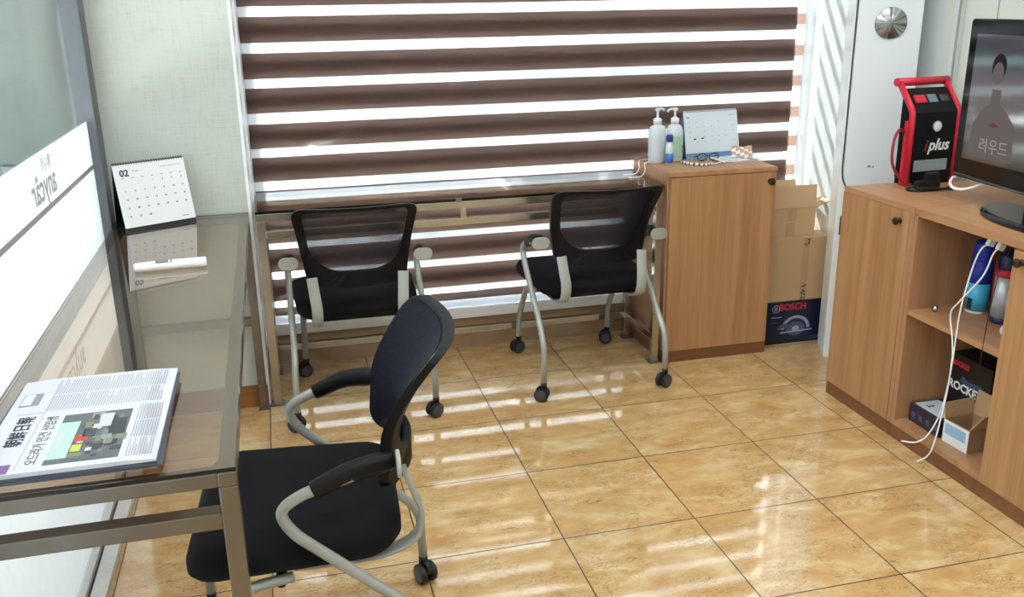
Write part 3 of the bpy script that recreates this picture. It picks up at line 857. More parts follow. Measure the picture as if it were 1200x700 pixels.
def carton(t, w, d, h, name='carton', m=None, thick=0.004, open_top=True):
    b = B()
    bx(b, 0, w, 0, thick, 0, h); bx(b, 0, w, d-thick, d, 0, h); bx(b, 0, thick, thick, d-thick, 0, h); bx(b, w-thick, w, thick, d-thick, 0, h)
    bx(b, thick, w-thick, thick, d-thick, 0, thick)
    return obj(name, b, m or M['card'], t)
def flap(t, p0, p1, direction, length, name='flap', thick=0.004, taper=0.0, m=None):
    """flap hinged on edge p0-p1 reaching out along direction"""
    p0, p1 = Vector(p0), Vector(p1); d = Vector(direction).normalized()*length; e = (p1-p0)
    n = e.cross(d).normalized()*thick
    q = [p0, p1, p1+d-e*taper, p0+d+e*taper]
    b = B(); a = [b.verts.new(v) for v in q]; c = [b.verts.new(v+n) for v in q]
    b.faces.new(list(reversed(a))); b.faces.new(c)
    for i in range(4): b.faces.new((a[i], a[(i+1) % 4], c[(i+1) % 4], c[i]))
    return obj(name, b, m or M['card'], t)

bb2 = thing('cardboard_box', 'large plain cardboard box standing on the dark blue carton', 'box', (1.296, 0.425, 0.1935))
b = B(); bx(b, 0, 0.29, 0, 0.26, 0, 0.278, bev=0.002); obj('carton', b, M['card'], bb2)
b = B(); bx(b, 0.155, 0.185, -0.0008, 0.0, 0.0, 0.278); bx(b, 0.155, 0.185, -0.0008, 0.26, 0.278, 0.2786); obj('tape', b, M['tape'], bb2)
b = B()
for (z0, z1, nn) in ((0.0, 0.075, 12), (0.24, 0.276, 6)):
    for k in range(nn*4):
        u, v = random.random(), random.random()
        s = random.uniform(0.0025, 0.006)
        x = 0.157+u*0.024; z = z0+v*(z1-z0-0.006)
        bx(b, x, x+s, -0.0012, -0.0008, z, z+s*0.8)
obj('printed_warning', b, M['dark_in'], bb2)

bb3 = thing('cardboard_box', 'small open cardboard box with raised flaps at the top of the stack', 'box', (1.318, 0.475, 0.4725), math.radians(-4))
W3, D3, H3 = 0.20, 0.17, 0.122
carton(bb3, W3, D3, H3)
flap(bb3, (0, 0, H3), (W3, 0, H3), (0.08, 0.25, 1), 0.095)
flap(bb3, (0, D3, H3), (W3, D3, H3), (0, 0.5, 1), 0.09)
flap(bb3, (0, D3, H3), (0, 0.0, H3), (-0.05, 0.1, 1), 0.09, taper=0.05)
flap(bb3, (W3, 0, H3), (W3, D3, H3), (1, 0.0, 0.35), 0.07, taper=0.05)
b = B(); bx(b, 0.075, 0.115, -0.0008, 0, 0.065, 0.118); bx(b, 0.068, 0.11, -0.0008, 0, 0.0, 0.058); obj('tape', b, M['tape'], bb3)

# ------------------------------------------------------------------ things on the middle cabinet
ZT = 0.80
def pump_bottle(name, label, loc, rz, body_prof, m_body, m_label, lab_z, r, squash, pump_h, group):
    t = thing(name, label, 'bottle', loc, rz, group)
    S = Matrix.Diagonal((1, squash, 1, 1))
    b = B(); lathe(b, body_prof, 28, S); obj('bottle_body', b, m_body, t)
    b = B(); rr = r+0.0006
    ring = []
    for z in lab_z:
        ring.append([b.verts.new((rr*math.cos(a), rr*squash*math.sin(a), z)) for a in [PI+PI*0.08+PI*0.84*k/16 for k in range(17)]])
    for i in range(16):
        f = b.faces.new((ring[0][i], ring[0][i+1], ring[1][i+1], ring[1][i])); f.smooth = True
    obj('label_sticker', b, m_label, t)
    zt = body_prof[-1][1]
    b = B()
    lathe(b, [(0.017, zt), (0.017, zt+0.020), (0.009, zt+0.024), (0.0045, zt+0.026), (0.0045, zt+pump_h-0.012), (0.010, zt+pump_h-0.010), (0.011, zt+pump_h), (0.0, zt+pump_h+0.002)], 18)
    tube(b, catmull([(0, 0, zt+pump_h-0.004), (-0.02, -0.004, zt+pump_h-0.002), (-0.036, -0.007, zt+pump_h-0.006), (-0.042, -0.008, zt+pump_h-0.012)], 5), 0.0042, 8)
    obj('pump', b, M['white'], t)
    return t
p1 = pump_bottle('pump_bottle', 'clear hand gel pump bottle at the left end of the middle cabinet', (0.838, 0.60, ZT), math.radians(200),
    [(0.0, 0), (0.036, 0), (0.039, 0.005), (0.039, 0.135), (0.034, 0.148), (0.018, 0.156), (0.015, 0.160)], M['gel'], M['paperblue'], (0.03, 0.115), 0.039, 0.75, 0.062, 'hand gel pump bottles')
p2 = pump_bottle('pump_bottle', 'hand gel pump bottle with pale green label beside the small desk calendar', (0.926, 0.625, ZT), math.radians(10),
    [(0.0, 0), (0.036, 0), (0.039, 0.005), (0.039, 0.115), (0.037, 0.130), (0.028, 0.146), (0.018, 0.152), (0.015, 0.156)], M['gel'], M['gelgreen'], (0.015, 0.105), 0.039, 0.75, 0.062, 'hand gel pump bottles')
b = B(); MMl = frame_M((0.024, -0.0262, 0.05), (1, 0.32, 0), (0, 0, 1))
flat(b, [(-0.004, 0), (0.004, 0.008), (0.006, 0.02), (-0.004, 0.014)], MMl, 0.0003); flat(b, [(-0.006, -0.014), (0.006, -0.012), (0.004, -0.003), (-0.006, -0.006)], MMl, 0.0003)
obj('printed_leaf', b, mat('leaf_green_print', (150, 170, 50), 0.5), p2, recalc=False)
t = thing('spray_bottle', 'small clear bottle with blue cap standing in front of the pump bottles', 'bottle', (0.872, 0.548, ZT))
b = B(); lathe(b, [(0, 0), (0.015, 0), (0.017, 0.003), (0.017, 0.075), (0.012, 0.088), (0.008, 0.092)], 20); obj('bottle_body', b, M['gel'], t)
b = B(); lathe(b, [(0.0174, 0.006), (0.0174, 0.045)], 20, None); obj('label_sticker', b, M['bottleblue'], t)
b = B(); lathe(b, [(0.013, 0.092), (0.0145, 0.096), (0.0145, 0.114), (0.011, 0.120), (0, 0.121)], 20); obj('cap', b, M['capblue'], t)

def desk_calendar(label, A, Bp, H, lean, foot, m_stand, m_page, page_gap, group):
    """A, Bp: front feet on the table (x,y,z); builds an easel calendar facing the camera side"""
    A, Bp = Vector(A), Vector(Bp); e = Bp-A; W = e.length; ang = math.atan2(e.y, e.x)
    t = thing('desk_calendar', label, 'calendar', A, ang, group)
    # local: x along width, y backwards (away from viewer), z up
    b = B()
    th_ = 0.002
    def slab(p0, p1, off):
        p0, p1 = Vector(p0), Vector(p1); d = p1-p0; n = Vector((0, d.z, -d.y)).normalized()*off
        pts = [(0, *p0.yz), (W, *p0.yz), (W, *p1.yz), (0, *p1.yz)]
        a = [b.verts.new(p) for p in pts]; c = [b.verts.new(Vector(p)+n) for p in pts]
        b.faces.new(a); b.faces.new(list(reversed(c)))
        for i in range(4): b.faces.new((a[i], a[(i+1) % 4], c[(i+1) % 4], c[i]))
    slab((0, 0, 0.0), (0, lean, H), th_); slab((0, foot, 0.0), (0, lean, H), -th_); slab((0, 0, 0.0), (0, foot, 0.0), th_)
    obj('stand', b, m_stand, t)
    d = Vector((0, lean, H)).normalized()
    PM = frame_M(Vector((0, 0, 0))+d*page_gap+Vector((0, -0.0015, 0)), (1, 0, 0), d)   # page frame: x right, y up, z out to viewer
    hp = H/d.z-page_gap
    b = B(); bx(b, 0.0, W, 0.0, hp-0.003, -0.0005, 0.0012, M=PM); pg = obj('page', b, m_page, t)
    b = B()
    nr = int(W/0.0085)
    for i in range(nr):
        x = 0.006+(W-0.012)*i/(nr-1)
        c = PM@Vector((x, hp-0.001, -0.002))
        tube(b, [c+Vector((0, 0.0055*math.cos(a), 0.0055*math.sin(a))) for a in [2*PI*k/8 for k in range(8)]], 0.0011, 4, closed=True)
    obj('spiral_binding', b, M['wire'] if m_page is M['paper'] else M['white'], t)
    return t, PM, W, hp
calA, PMc, Wc, hc = desk_calendar('white desk calendar with black stand on the long left desk', (-1.187, 0.178, 0.7502), (-0.977, 0.292, 0.7502), 0.215, 0.052, 0.085, M['black'], M['paper'], 0.012, 'desk calendars')
text('month_number', '02', 0.030, M['inknavy'], calA, PMc@Matrix.Translation((0.034, hc-0.033, 0.0014)), bold=0.0009)
b = B()
bx(b, 0.060, 0.082, hc-0.029, hc-0.027, 0.0012, 0.0014, M=PMc); bx(b, Wc-0.085, Wc-0.015, hc-0.024, hc-0.0225, 0.0012, 0.0014, M=PMc)
bx(b, Wc-0.045, Wc-0.022, 0.012, 0.0145, 0.0012, 0.0014, M=PMc)
obj('printed_line', b, M['inkgrey'], calA)
import datetime
day = 1; b_rows = []
for r in range(5):
    for c in range(7):
        idx = r*7+c-2
        if 1 <= idx <= 28:
            text('day_number', str(idx), 0.0078, M['ink'] if c else M['red'], calA, PMc@Matrix.Translation((0.026+c*(Wc-0.046)/6, hc-0.064-r*0.0275, 0.0014)), bold=0.0002)
b = B()
for c in range(7):
    x = 0.026+c*(Wc-0.046)/6; bx(b, x-0.004, x+0.004, hc-0.050, hc-0.0475, 0.0012, 0.0014, M=PMc)
obj('weekday_marks', b, M['inkgrey'], calA)

calB, PMb, Wb, hb = desk_calendar('desk calendar with pale blue stand on the middle cabinet beside the pump bottles', (0.988, 0.632, ZT+0.0002), (1.246, 0.655, ZT+0.0002), 0.192, 0.045, 0.072, M['calblue'], M['paperblue'], 0.022, 'desk calendars')
b = B()
bx(b, 0.012, 0.026, hb-0.028, hb-0.022, 0.0012, 0.0014, M=PMb); bx(b, Wb-0.04, Wb-0.012, hb-0.022, hb-0.020, 0.0012, 0.0014, M=PMb)
for r in range(5):
    for c in range(7):
        if random.random() < 0.7:
            x = 0.025+c*(Wb-0.05)/6; z = hb-0.045-r*0.021
            bx(b, x-0.0025, x+0.0025, z, z+0.0025, 0.0012, 0.0014, M=PMb)
obj('printed_dates', b, M['inkgrey'], calB)
b = B()
for x in (0.05, 0.088):
    bx(b, x-0.006, x+0.006, hb-0.122, hb-0.116, 0.0012, 0.0015, M=PMb@Matrix.Rotation(0.06, 4, 'Z'))
obj('ink_mark', b, M['ink'], calB)

# leaflets
def leaflet(label, loc, rz, w, h, tilt, m, lines):
    t = thing('leaflet', label, 'leaflet', loc, rz, 'leaflets on the middle cabinet')
    b = B(); Mx = Matrix.Rotation(tilt, 4, 'X'); bx(b, 0, w, 0, h, 0, 0.0016, M=Mx); obj('sheet', b, m, t)
    b = B()
    for k in range(lines):
        y = h*(0.12+0.76*k/max(1, lines-1)); bx(b, w*0.08, w*random.uniform(0.5, 0.9), y-0.003, y+0.003, 0.0016, 0.0019, M=Mx)
    obj('print', b, M['inkgrey'], t); return t
leaflet('tan printed leaflet lying under the other papers at the cabinet corner', (1.14, 0.46, ZT), math.radians(24), 0.15, 0.11, 0.0, M['tan'], 4)
lf = leaflet('pale printed leaflet lying on top of the tan leaflet', (1.09, 0.49, ZT+0.0025), math.radians(10), 0.135, 0.10, 0.06, M['paper'], 5)
lp = thing('photo_card', 'crumpled photo card leaning against the small blue desk calendar', 'card', (1.155, 0.545, ZT+0.007), math.radians(-18), None)
b = B()
g = []
for j in range(6):
    g.append([b.verts.new((0.085*i/5, 0.035*j/5+0.004*math.sin(i*2.1+j), 0.004+0.042*j/5+0.004*math.sin(i*1.7+j*1.3))) for i in range(6)])
for j in range(5):
    for i in range(5):
        b.faces.new((g[j][i], g[j][i+1], g[j+1][i+1], g[j+1][i])).material_index = 0 if (i+j) % 3 else 1
o = obj('card_sheet', b, [M['skin'], M['paper']], lp); md = o.modifiers.new('solid', 'SOLIDIFY'); md.thickness = 0.001
# bead lanyard
kn = thing('beaded_strap', 'white and black speckled beaded strap lying on the cabinet front', 'strap', (0, 0, 0))
b = B()
cv = catmull([(0.93, 0.545, ZT+0.006), (0.945, 0.49, ZT+0.006), (0.985, 0.455, ZT+0.006), (1.02, 0.462, ZT+0.006)], 8)
for i, p in enumerate(cv):
    MM = Matrix.Translation(p); lathe(b, [(0, -0.006), (0.0045, -0.004), (0.0062, 0), (0.0045, 0.004), (0, 0.006)], 8, MM, mi=(1 if i % 3 == 1 else 0))
obj('bead_row', b, [M['white'], M['black']], kn)
b = B(); sweep(b, catmull([(1.02, 0.462, ZT+0.004), (1.05, 0.475, ZT+0.003), (1.085, 0.51, ZT+0.0025)], 6), rect(0.003, 0.009), up=(0, 0, 1)); obj('tail', b, M['white'], kn)
gl = thing('eyeglasses', 'dark rimmed eyeglasses lying in front of the small blue calendar', 'eyeglasses', (1.055, 0.565, ZT))
b = B()
for s in (-1, 1):
    tube(b, [(s*0.027+0.021*math.cos(a), 0.0, 0.017+0.015*math.sin(a)) for a in [2*PI*k/16 for k in range(16)]], 0.0018, 6, closed=True)
tube(b, [(-0.007, 0, 0.02), (0, 0, 0.023), (0.007, 0, 0.02)], 0.0015, 6)
obj('rim', b, M['blackplastic'], gl)
for s in (-1, 1):
    b = B(); tube(b, [(s*0.048, 0, 0.022), (s*0.047, 0.03, 0.016), (s*0.040, 0.045, 0.004)], 0.0016, 6); obj('temple', b, M['blackplastic'], gl)
# two white cords hanging over the cabinet's left edge to the desk
for k, (yy, ttl) in enumerate(((0.665, 'thin white cord hanging off the cabinet side, the one nearer the blind'), (0.60, 'thin white cord hanging off the cabinet side, the one nearer the cabinet door'))):
    b = B(); tube(b, catmull([(0.84, yy, ZT+0.003), (0.80, yy, ZT+0.003), (0.7845, yy-0.005, ZT-0.002), (0.783, yy-0.015, 0.775), (0.770, yy-0.03, 0.760), (0.745, yy-0.05, 0.7535), (0.70, yy-0.05, 0.7535)], 6), 0.0022, 8)
    tag(obj('cord', b, M['white']), ttl, 'cord', 'cords over the cabinet edge')

# ------------------------------------------------------------------ things on the left desk
rm = thing('remote_control', 'slim white remote control with grey display on the long left desk', 'remote control', (-1.003, -0.325, 0.7502), math.radians(4))
b = B()
pts = [(-0.098, 0, 0.011), (-0.092, 0, 0.011), (-0.06, 0, 0.0115), (0.0, 0, 0.0115), (0.085, 0, 0.0115), (0.095, 0, 0.0115)]
sweep(b, pts, rect(0.022, 0.040, 0.007), up=(0, 0, 1), scale=[0.75, 0.93, 1, 1, 1, 0.97]); obj('shell', b, M['white'], rm, bevel=0.002)
b = B(); bx(b, -0.040, -0.006, -0.014, 0.015, 0.0222, 0.0228); obj('display', b, M['lcd'], rm)
b = B(); bx(b, -0.040, -0.004, -0.0155, -0.0135, 0.0222, 0.0232); bx(b, -0.001, 0.003, -0.014, 0.015, 0.0222, 0.0229); obj('trim_strip', b, M['inknavy'], rm)
b = B(); bx(b, -0.082, -0.070, -0.005, 0.005, 0.0215, 0.0229, bev=0.0005); obj('button', b, M['paper'], rm)

# newspapers: folded sheets stacked by the desk's near end
def newspaper(label, loc, rz, w, h, th_, m, top=False):
    t = thing('newspaper', label, 'newspaper', loc, rz, 'stack of newspapers on the left desk')
    b = B()
    n = 14
    # folded edge at +y... gentle waves, thin layered body
    def zoff(u, v): return 0.0015*math.sin(u*5)*v
    lo, hi = [], []
    for j in range(7):
        lo.append([]); hi.append([])
        for i in range(n+1):
            u, v = i/n, j/6
            lo[-1].append(b.verts.new((w*(u-0.5), h*(v-0.5), 0)))
            edge = min(1, min(v, 1-v)*8+0.55)
            hi[-1].append(b.verts.new((w*(u-0.5), h*(v-0.5), th_*edge)))
    for j in range(6):
        for i in range(n):
            b.faces.new((hi[j][i], hi[j][i+1], hi[j+1][i+1], hi[j+1][i])); b.faces.new((lo[j][i], lo[j+1][i], lo[j+1][i+1], lo[j][i+1]))
    for i in range(n):
        b.faces.new((lo[0][i], lo[0][i+1], hi[0][i+1], hi[0][i])).material_index = 0
        b.faces.new((lo[6][i], hi[6][i], hi[6][i+1], lo[6][i+1])).material_index = 0
    for j in range(6):
        b.faces.new((lo[j][0], hi[j][0], hi[j+1][0], lo[j+1][0])); b.faces.new((lo[j][n], lo[j+1][n], hi[j+1][n], hi[j][n]))
    obj('folded_sheets', b, m, t); return t
# page local: +x = reading direction (world +y), +y = page top (world -x)
NZ = 0.7502
newspaper('tan advertising supplement at the bottom of the newspaper stack', (-1.045, -1.392, NZ), math.radians(90), 0.34, 0.26, 0.004, M['tan'])
newspaper('folded newspaper with dark page, lower one in the stack', (-1.050, -1.376, NZ+0.0042), math.radians(91), 0.385, 0.280, 0.005, M['newsdark'])
newspaper('plain folded newspaper directly under the printed front page', (-1.053, -1.374, NZ+0.0094), math.radians(89.5), 0.39, 0.284, 0.006, M['newsdark'])
npz = NZ+0.0156
nw = newspaper('topmost newspaper of the stack showing its front page and photo', (-1.050, -1.372, npz), math.radians(90), 0.395, 0.272, 0.007, M['news'], True)
PZ = 0.0072
def NP(x, y): # world x,y -> page local
    return (y+1.372, -(x+1.050))
def nrect(bm, x0, x1, y0, y1, mi=0, z=PZ):
    a = NP(x0, y0); c = NP(x1, y1); bx(bm, min(a[0], c[0]), max(a[0], c[0]), min(a[1], c[1]), max(a[1], c[1]), z-0.0003, z+0.0001, mi)
px, py = NP(-1.143, -1.41); text('masthead', '\u671d\u9bae\u65e5\u5831', 0.030, M['ink'], nw, Matrix.Translation((px, py, PZ)), bold=0.0002)
px, py = NP(-1.101, -1.452); text('headline', '\uc624\ub4dc\ub77c\uac00 \uc778\uac74 \uc2e0\uc784\uc0dd', 0.021, M['ink'], nw, Matrix.Translation((px, py, PZ)), bold=0.0)
b = B()
for (xa, xb, ya_, yb2) in ((-1.120, -0.925, -1.335, -1.185), (-0.962, -0.920, -1.555, -1.345)):
    y = ya_
    ncol = max(1, int(round((yb2-ya_)/0.068)))
    cw = (yb2-ya_)/ncol
    for c in range(ncol):
        x = xa
        while x < xb-0.002:
            nrect(b, x, x+0.0018, ya_+c*cw+0.003, ya_+(c+1)*cw-(0.003 if random.random() < .85 else cw*0.4)); x += 0.0042
obj('text_columns', b, mat('fine_newsprint_text', (160, 162, 172), 0.8), nw)
b = B(); nrect(b, -1.122, -1.1212, -1.56, -1.19); nrect(b, -1.165, -1.121, -1.338, -1.3372); obj('rule_line', b, M['inkgrey'], nw)
b = B(); nrect(b, -1.172, -1.140, -1.30, -1.245); obj('notice_box', b, M['inkgrey'], nw)
b = B(); nrect(b, -1.170, -1.153, -1.297, -1.248, z=PZ+0.0003); obj('notice_box', b, M['news'], nw)
b = B(); nrect(b, -1.152, -1.130, -1.566, -1.535); obj('colour_logo', b, mat('violet_print', (120, 90, 150), 0.7), nw)
# printed photo: street scene of collage shapes
pm_ = [mat('print_grey_%d' % k, c, 0.7) for k, c in enumerate(((96, 100, 104), (140, 146, 150), (62, 66, 70), (196, 200, 204), (176, 206, 200), (190, 70, 60), (196, 200, 90), (120, 130, 112)))]
b = B(); nrect(b, -1.083, -0.972, -1.552, -1.362, 0, PZ+0.0002)
nrect(b, -1.083, -1.052, -1.535, -1.395, 4, PZ+0.0004); nrect(b, -1.078, -1.071, -1.505, -1.43, 3, PZ+0.0006)
nrect(b, -1.05, -1.03, -1.478, -1.455, 5, PZ+0.0006); nrect(b, -1.05, -1.035, -1.515, -1.49, 6, PZ+0.0006); nrect(b, -1.052, -1.03, -1.535, -1.52, 7, PZ+0.0006)
for k in range(46):
    x = random.uniform(-1.045, -0.985); y = random.uniform(-1.54, -1.385); nrect(b, x, x+random.uniform(0.004, 0.02), y, y+random.uniform(0.004, 0.03), random.choice((1, 2, 3, 2, 1, 7)), PZ+0.0005+0.00001*k)
nrect(b, -1.0, -0.976, -1.46, -1.40, 2, PZ+0.0012); nrect(b, -1.02, -1.0, -1.43, -1.375, 3, PZ+0.0013)
obj('printed_photo', b, pm_, nw)

# ------------------------------------------------------------------ things on the right row
bo = thing('battery_booster', 'red and black portable battery booster standing beside the television', 'battery booster', (1.458, -0.172, ZT), math.radians(5))
BW, BD, BH = 0.216, 0.075, 0.268
SWP = Matrix(((0, 0, 1, 0), (1, 0, 0, 0), (0, 1, 0, 0), (0, 0, 0, 1)))
b = B()
prof = [(0.0, 0.018), (BD, 0.018), (BD, BH+0.066), (BD-0.010, BH+0.068), (0.012, BH+0.004), (0.0, BH-0.012)]
prism(b, prof, 0.016, BW-0.016, SWP)
obj('body', b, M['blackplastic'], bo, bevel=0.006)
for x in (0.008, BW-0.008):
    b = B()
    path = fillet([(x, 0.006, 0.0), (x, 0.006, BH-0.008), (x, BD+0.012, BH+0.088)], 0.02, 4)
    sweep(b, path, rect(0.016, 0.024, 0.005), up=(1, 0, 0)); obj('side_frame', b, M['red'], bo)
    b = B(); bx(b, x-0.006, x+0.006, 0.018, 0.034, 0.0, BH-0.04, bev=0.003); obj('side_rib', b, M['red'], bo)
b = B(); tube(b, [(-0.004, BD+0.014, BH+0.088), (BW+0.004, BD+0.014, BH+0.088)], 0.0145, 16); obj('handle', b, M['red'], bo)
b = B(); bx(b, 0.02, BW-0.02, 0.006, BD, 0.0, 0.018, bev=0.003); obj('foot', b, M['blackplastic'], bo)
SM = frame_M((0.0, 0.012, BH+0.004), (1, 0, 0), (0, BD-0.022, 0.064))
b = B(); bx(b, 0.032, 0.078, 0.018, 0.050, 0.0, 0.006, M=SM, bev=0.001); obj('rocker_switch', b, M['red'], bo)
b = B(); bx(b, 0.090, 0.128, 0.018, 0.052, 0.0, 0.005, M=SM, bev=0.001); obj('socket_cover', b, M['lcd'], bo)
b = B(); bx(b, 0.142, 0.178, 0.020, 0.048, 0.0, 0.004, M=SM, bev=0.001); obj('socket_cover', b, M['gasket'], bo)
b = B(); lathe(b, [(0.0, 0.0), (0.018, 0.0), (0.019, 0.004), (0.016, 0.006), (0.0, 0.006)], 24, Matrix.Translation((0.112, 0.0, 0.207))@Matrix.Rotation(PI/2, 4, 'X')); ga = obj('gauge', b, M['paper'], bo)
b = B(); tube(b, [(0.112+0.018*math.cos(a), -0.004, 0.207+0.018*math.sin(a)) for a in [2*PI*k/20 for k in range(20)]], 0.0022, 6, closed=True); obj('gauge_rim', b, M['chrome'], ga)
MB = lambda x, z: frame_M((x, -0.0006, z), (1, 0, 0), (0, 0, 1))
text('lettering', 'i', 0.056, M['darkred'], bo, MB(0.072, 0.140), shear=0.25, bold=0.0012)
text('lettering', 'plus', 0.056, M['white'], bo, MB(0.130, 0.140), shear=0.25, bold=0.0014)
b = B(); bx(b, 0.030, 0.176, -0.0012, 0.0, 0.050, 0.090); obj('rating_label', b, M['label'], bo)
b = B()
for k in range(4): bx(b, 0.036, 0.165, -0.0015, -0.0012, 0.057+k*0.008, 0.0585+k*0.008)
obj('printed_line', b, M['inkgrey'], bo)
b = B(); tube(b, catmull([(0.0, 0.03, 0.19), (-0.03, 0.02, 0.20), (-0.066, 0.0, 0.165), (-0.072, -0.01, 0.09), (-0.035, -0.02, 0.03), (0.0, -0.03, 0.012)], 8), 0.0052, 8); obj('clamp_cable', b, M['darkred'], bo)
# black clamp lying in front of it with its lead
cl = thing('jumper_clamp', 'black jumper clamp and tangled lead in front of the battery booster', 'clamp', (1.490, -0.226, ZT), math.radians(10))
b = B(); bx(b, -0.03, 0.075, -0.012, 0.012, 0.002, 0.03, bev=0.006)
bx(b, 0.01, 0.07, -0.010, 0.010, 0.028, 0.055, bev=0.006); obj('jaw', b, M['black'], cl)
b = B(); tube(b, catmull([(-0.03, 0, 0.012), (-0.06, 0.01, 0.006), (-0.075, -0.015, 0.005), (-0.04, -0.045, 0.005), (0.05, -0.05, 0.005), (0.10, -0.03, 0.005), (0.075, -0.065, 0.005), (-0.01, -0.06, 0.0125), (-0.06, -0.03, 0.0125)], 8), 0.004, 8); obj('lead', b, M['black'], cl)

# television
tv = thing('television', 'black flat screen television on the right hand cabinet', 'television', (1.438, -0.80, ZT), math.atan2(-0.075, 0.80) if False else math.radians(-5.0))
# local: screen faces -x, width along y (+y = far/left in photo)
TW, TZ0, TZ1 = 0.80, 0.080, 0.575
b = B()
def rr(y0, y1, z0, z1, r, n=5):
    o = []
    for cy, cz, a0 in ((y1-r, z1-r, 0), (y0+r, z1-r, 90), (y0+r, z0+r, 180), (y1-r, z0+r, 270)):
        for k in range(n+1):
            a = math.radians(a0+90*k/n); o.append((cy+r*math.cos(a), cz+r*math.sin(a)))
    return o
YZ = Matrix(((0, 0, 1, 0), (1, 0, 0, 0), (0, 1, 0, 0), (0, 0, 0, 1)))
prism(b, rr(-TW/2, TW/2, TZ0, TZ1, 0.012), -0.012, 0.030, YZ)
prism(b, rr(-TW/2+0.08, TW/2-0.08, TZ0+0.05, TZ1-0.06, 0.03), 0.030, 0.075, YZ)
obj('cabinet_shell', b, M['gblack'], tv, bevel=0.004)
def tv_mat():
    m, nt, out = new_mat('television_picture'); L = nt.links.new
    tc = N(nt, 'ShaderNodeTexCoord'); s = N(nt, 'ShaderNodeSeparateXYZ'); L(tc.outputs['Object'], s.inputs[0])
    mr = N(nt, 'ShaderNodeMapRange'); mr.inputs[1].default_value = 0.12; mr.inputs[2].default_value = 0.53; L(s.outputs['Z'], mr.inputs[0])
    cr = N(nt, 'ShaderNodeValToRGB'); e = cr.color_ramp.elements
    e[0].position = 0.0; e[0].color = lin((96, 88, 70))+(1,); e[1].position = 1.0; e[1].color = lin((104, 100, 116))+(1,)
    for p, c in ((0.2, (118, 112, 100)), (0.45, (150, 146, 144)), (0.7, (138, 134, 142)), (0.84, (86, 120, 116)), (0.9, (96, 96, 108))):
        k = e.new(p); k.color = lin(c)+(1,)
    no = N(nt, 'ShaderNodeTexNoise'); no.inputs['Scale'].default_value = 7; no.inputs['Detail'].default_value = 3; L(tc.outputs['Object'], no.inputs['Vector'])
    ad = N(nt, 'ShaderNodeMath', operation='MULTIPLY_ADD'); ad.inputs[1].default_value = 0.18; L(no.outputs['Fac'], ad.inputs[0])
    sb = N(nt, 'ShaderNodeMath', operation='SUBTRACT'); sb.inputs[1].default_value = 0.09; L(mr.outputs[0], sb.inputs[0]); L(sb.outputs[0], ad.inputs[2])
    L(ad.outputs[0], cr.inputs[0])
    em = N(nt, 'ShaderNodeEmission'); em.inputs[1].default_value = 0.36; L(cr.outputs[0], em.inputs[0])
    gl_ = N(nt, 'ShaderNodeBsdfGlossy'); gl_.inputs['Roughness'].default_value = 0.08; gl_.inputs[0].default_value = (1, 1, 1, 1)
    fr = N(nt, 'ShaderNodeFresnel'); fr.inputs[0].default_value = 2.0
    mx = N(nt, 'ShaderNodeMixShader'); L(fr.outputs[0], mx.inputs[0]); L(em.outputs[0], mx.inputs[1]); L(gl_.outputs[0], mx.inputs[2])
    L(mx.outputs[0], out.inputs[0]); return m
b = B(); bx(b, -0.0145, -0.0125, -TW/2+0.040, TW/2-0.040, TZ0+0.065, TZ1-0.045); scr = obj('screen', b, tv_mat(), tv)
M['tvdark'] = emit_mat('picture_dark_hair', (66, 62, 66), 0.30); M['tvskin'] = emit_mat('picture_skin', (142, 132, 130), 0.34)
M['tvlip'] = emit_mat('picture_red', (150, 90, 84), 0.34); M['tvwhite'] = emit_mat('picture_caption', (190, 188, 176), 0.4)
b = B()
Ms = lambda y, z: frame_M((-0.0150, y, z), (0, -1, 0), (0, 0, 1))
el = lambda rx, rz: [(rx*math.cos(2*PI*k/24), rz*math.sin(2*PI*k/24)) for k in range(24)]
flat(b, [(-0.10, -0.24), (0.11, -0.24), (0.10, -0.13), (0.05, -0.085), (0.025, -0.075), (0.022, -0.03), (-0.018, -0.03), (-0.02, -0.075), (-0.05, -0.09), (-0.09, -0.14)], Ms(0.235, 0.40), 0, 1)
flat(b, el(0.032, 0.040), Ms(0.235, 0.436), 0.0002, 0)
flat(b, el(0.025, 0.033), Ms(0.236, 0.418), 0.0003, 1)
flat(b, [(-0.03, -0.005), (0.0, 0.006), (0.03, -0.003), (0.0, -0.008)], Ms(0.225, 0.265), 0.0004, 2)
obj('picture_figure', b, [M['tvdark'], M['tvskin'], M['tvlip']], scr, recalc=False)
text('caption', '\ub824\uc6b0\ub4dc', 0.050, M['tvwhite'], scr, frame_M((-0.0153, 0.215, 0.195), (0, -1, 0), (0, 0, 1)))
b = B(); sweep(b, [(-0.014, -TW/2+0.01, TZ0+0.012), (-0.016, 0, TZ0+0.004), (-0.014, TW/2-0.01, TZ0+0.012)], rect(0.006, 0.006), up=(1, 0, 0)); obj('chrome_strip', b, M['alu'], tv)
b = B(); bx(b, 0.0, 0.04, -0.06, 0.06, 0.015, TZ0+0.06, bev=0.005); obj('neck', b, M['gblack'], tv)
b = B()
ov = [(0.03+0.125*math.cos(2*PI*k/40), 0.24*math.sin(2*PI*k/40)) for k in range(40)]; ov2 = [(0.03+0.115*math.cos(2*PI*k/40), 0.228*math.sin(2*PI*k/40)) for k in range(40)]
A0 = [b.verts.new((x, y, 0)) for x, y in ov]; A1 = [b.verts.new((x, y, 0.012)) for x, y in ov]; A2 = [b.verts.new((x, y, 0.020)) for x, y in ov2]
for a_, c_ in ((A0, A1), (A1, A2)):
    for i in range(40): b.faces.new((a_[i], a_[(i+1) % 40], c_[(i+1) % 40], c_[i])).smooth = True
b.faces.new(list(reversed(A0))); b.faces.new(A2); obj('stand_base', b, M['gblack'], tv)
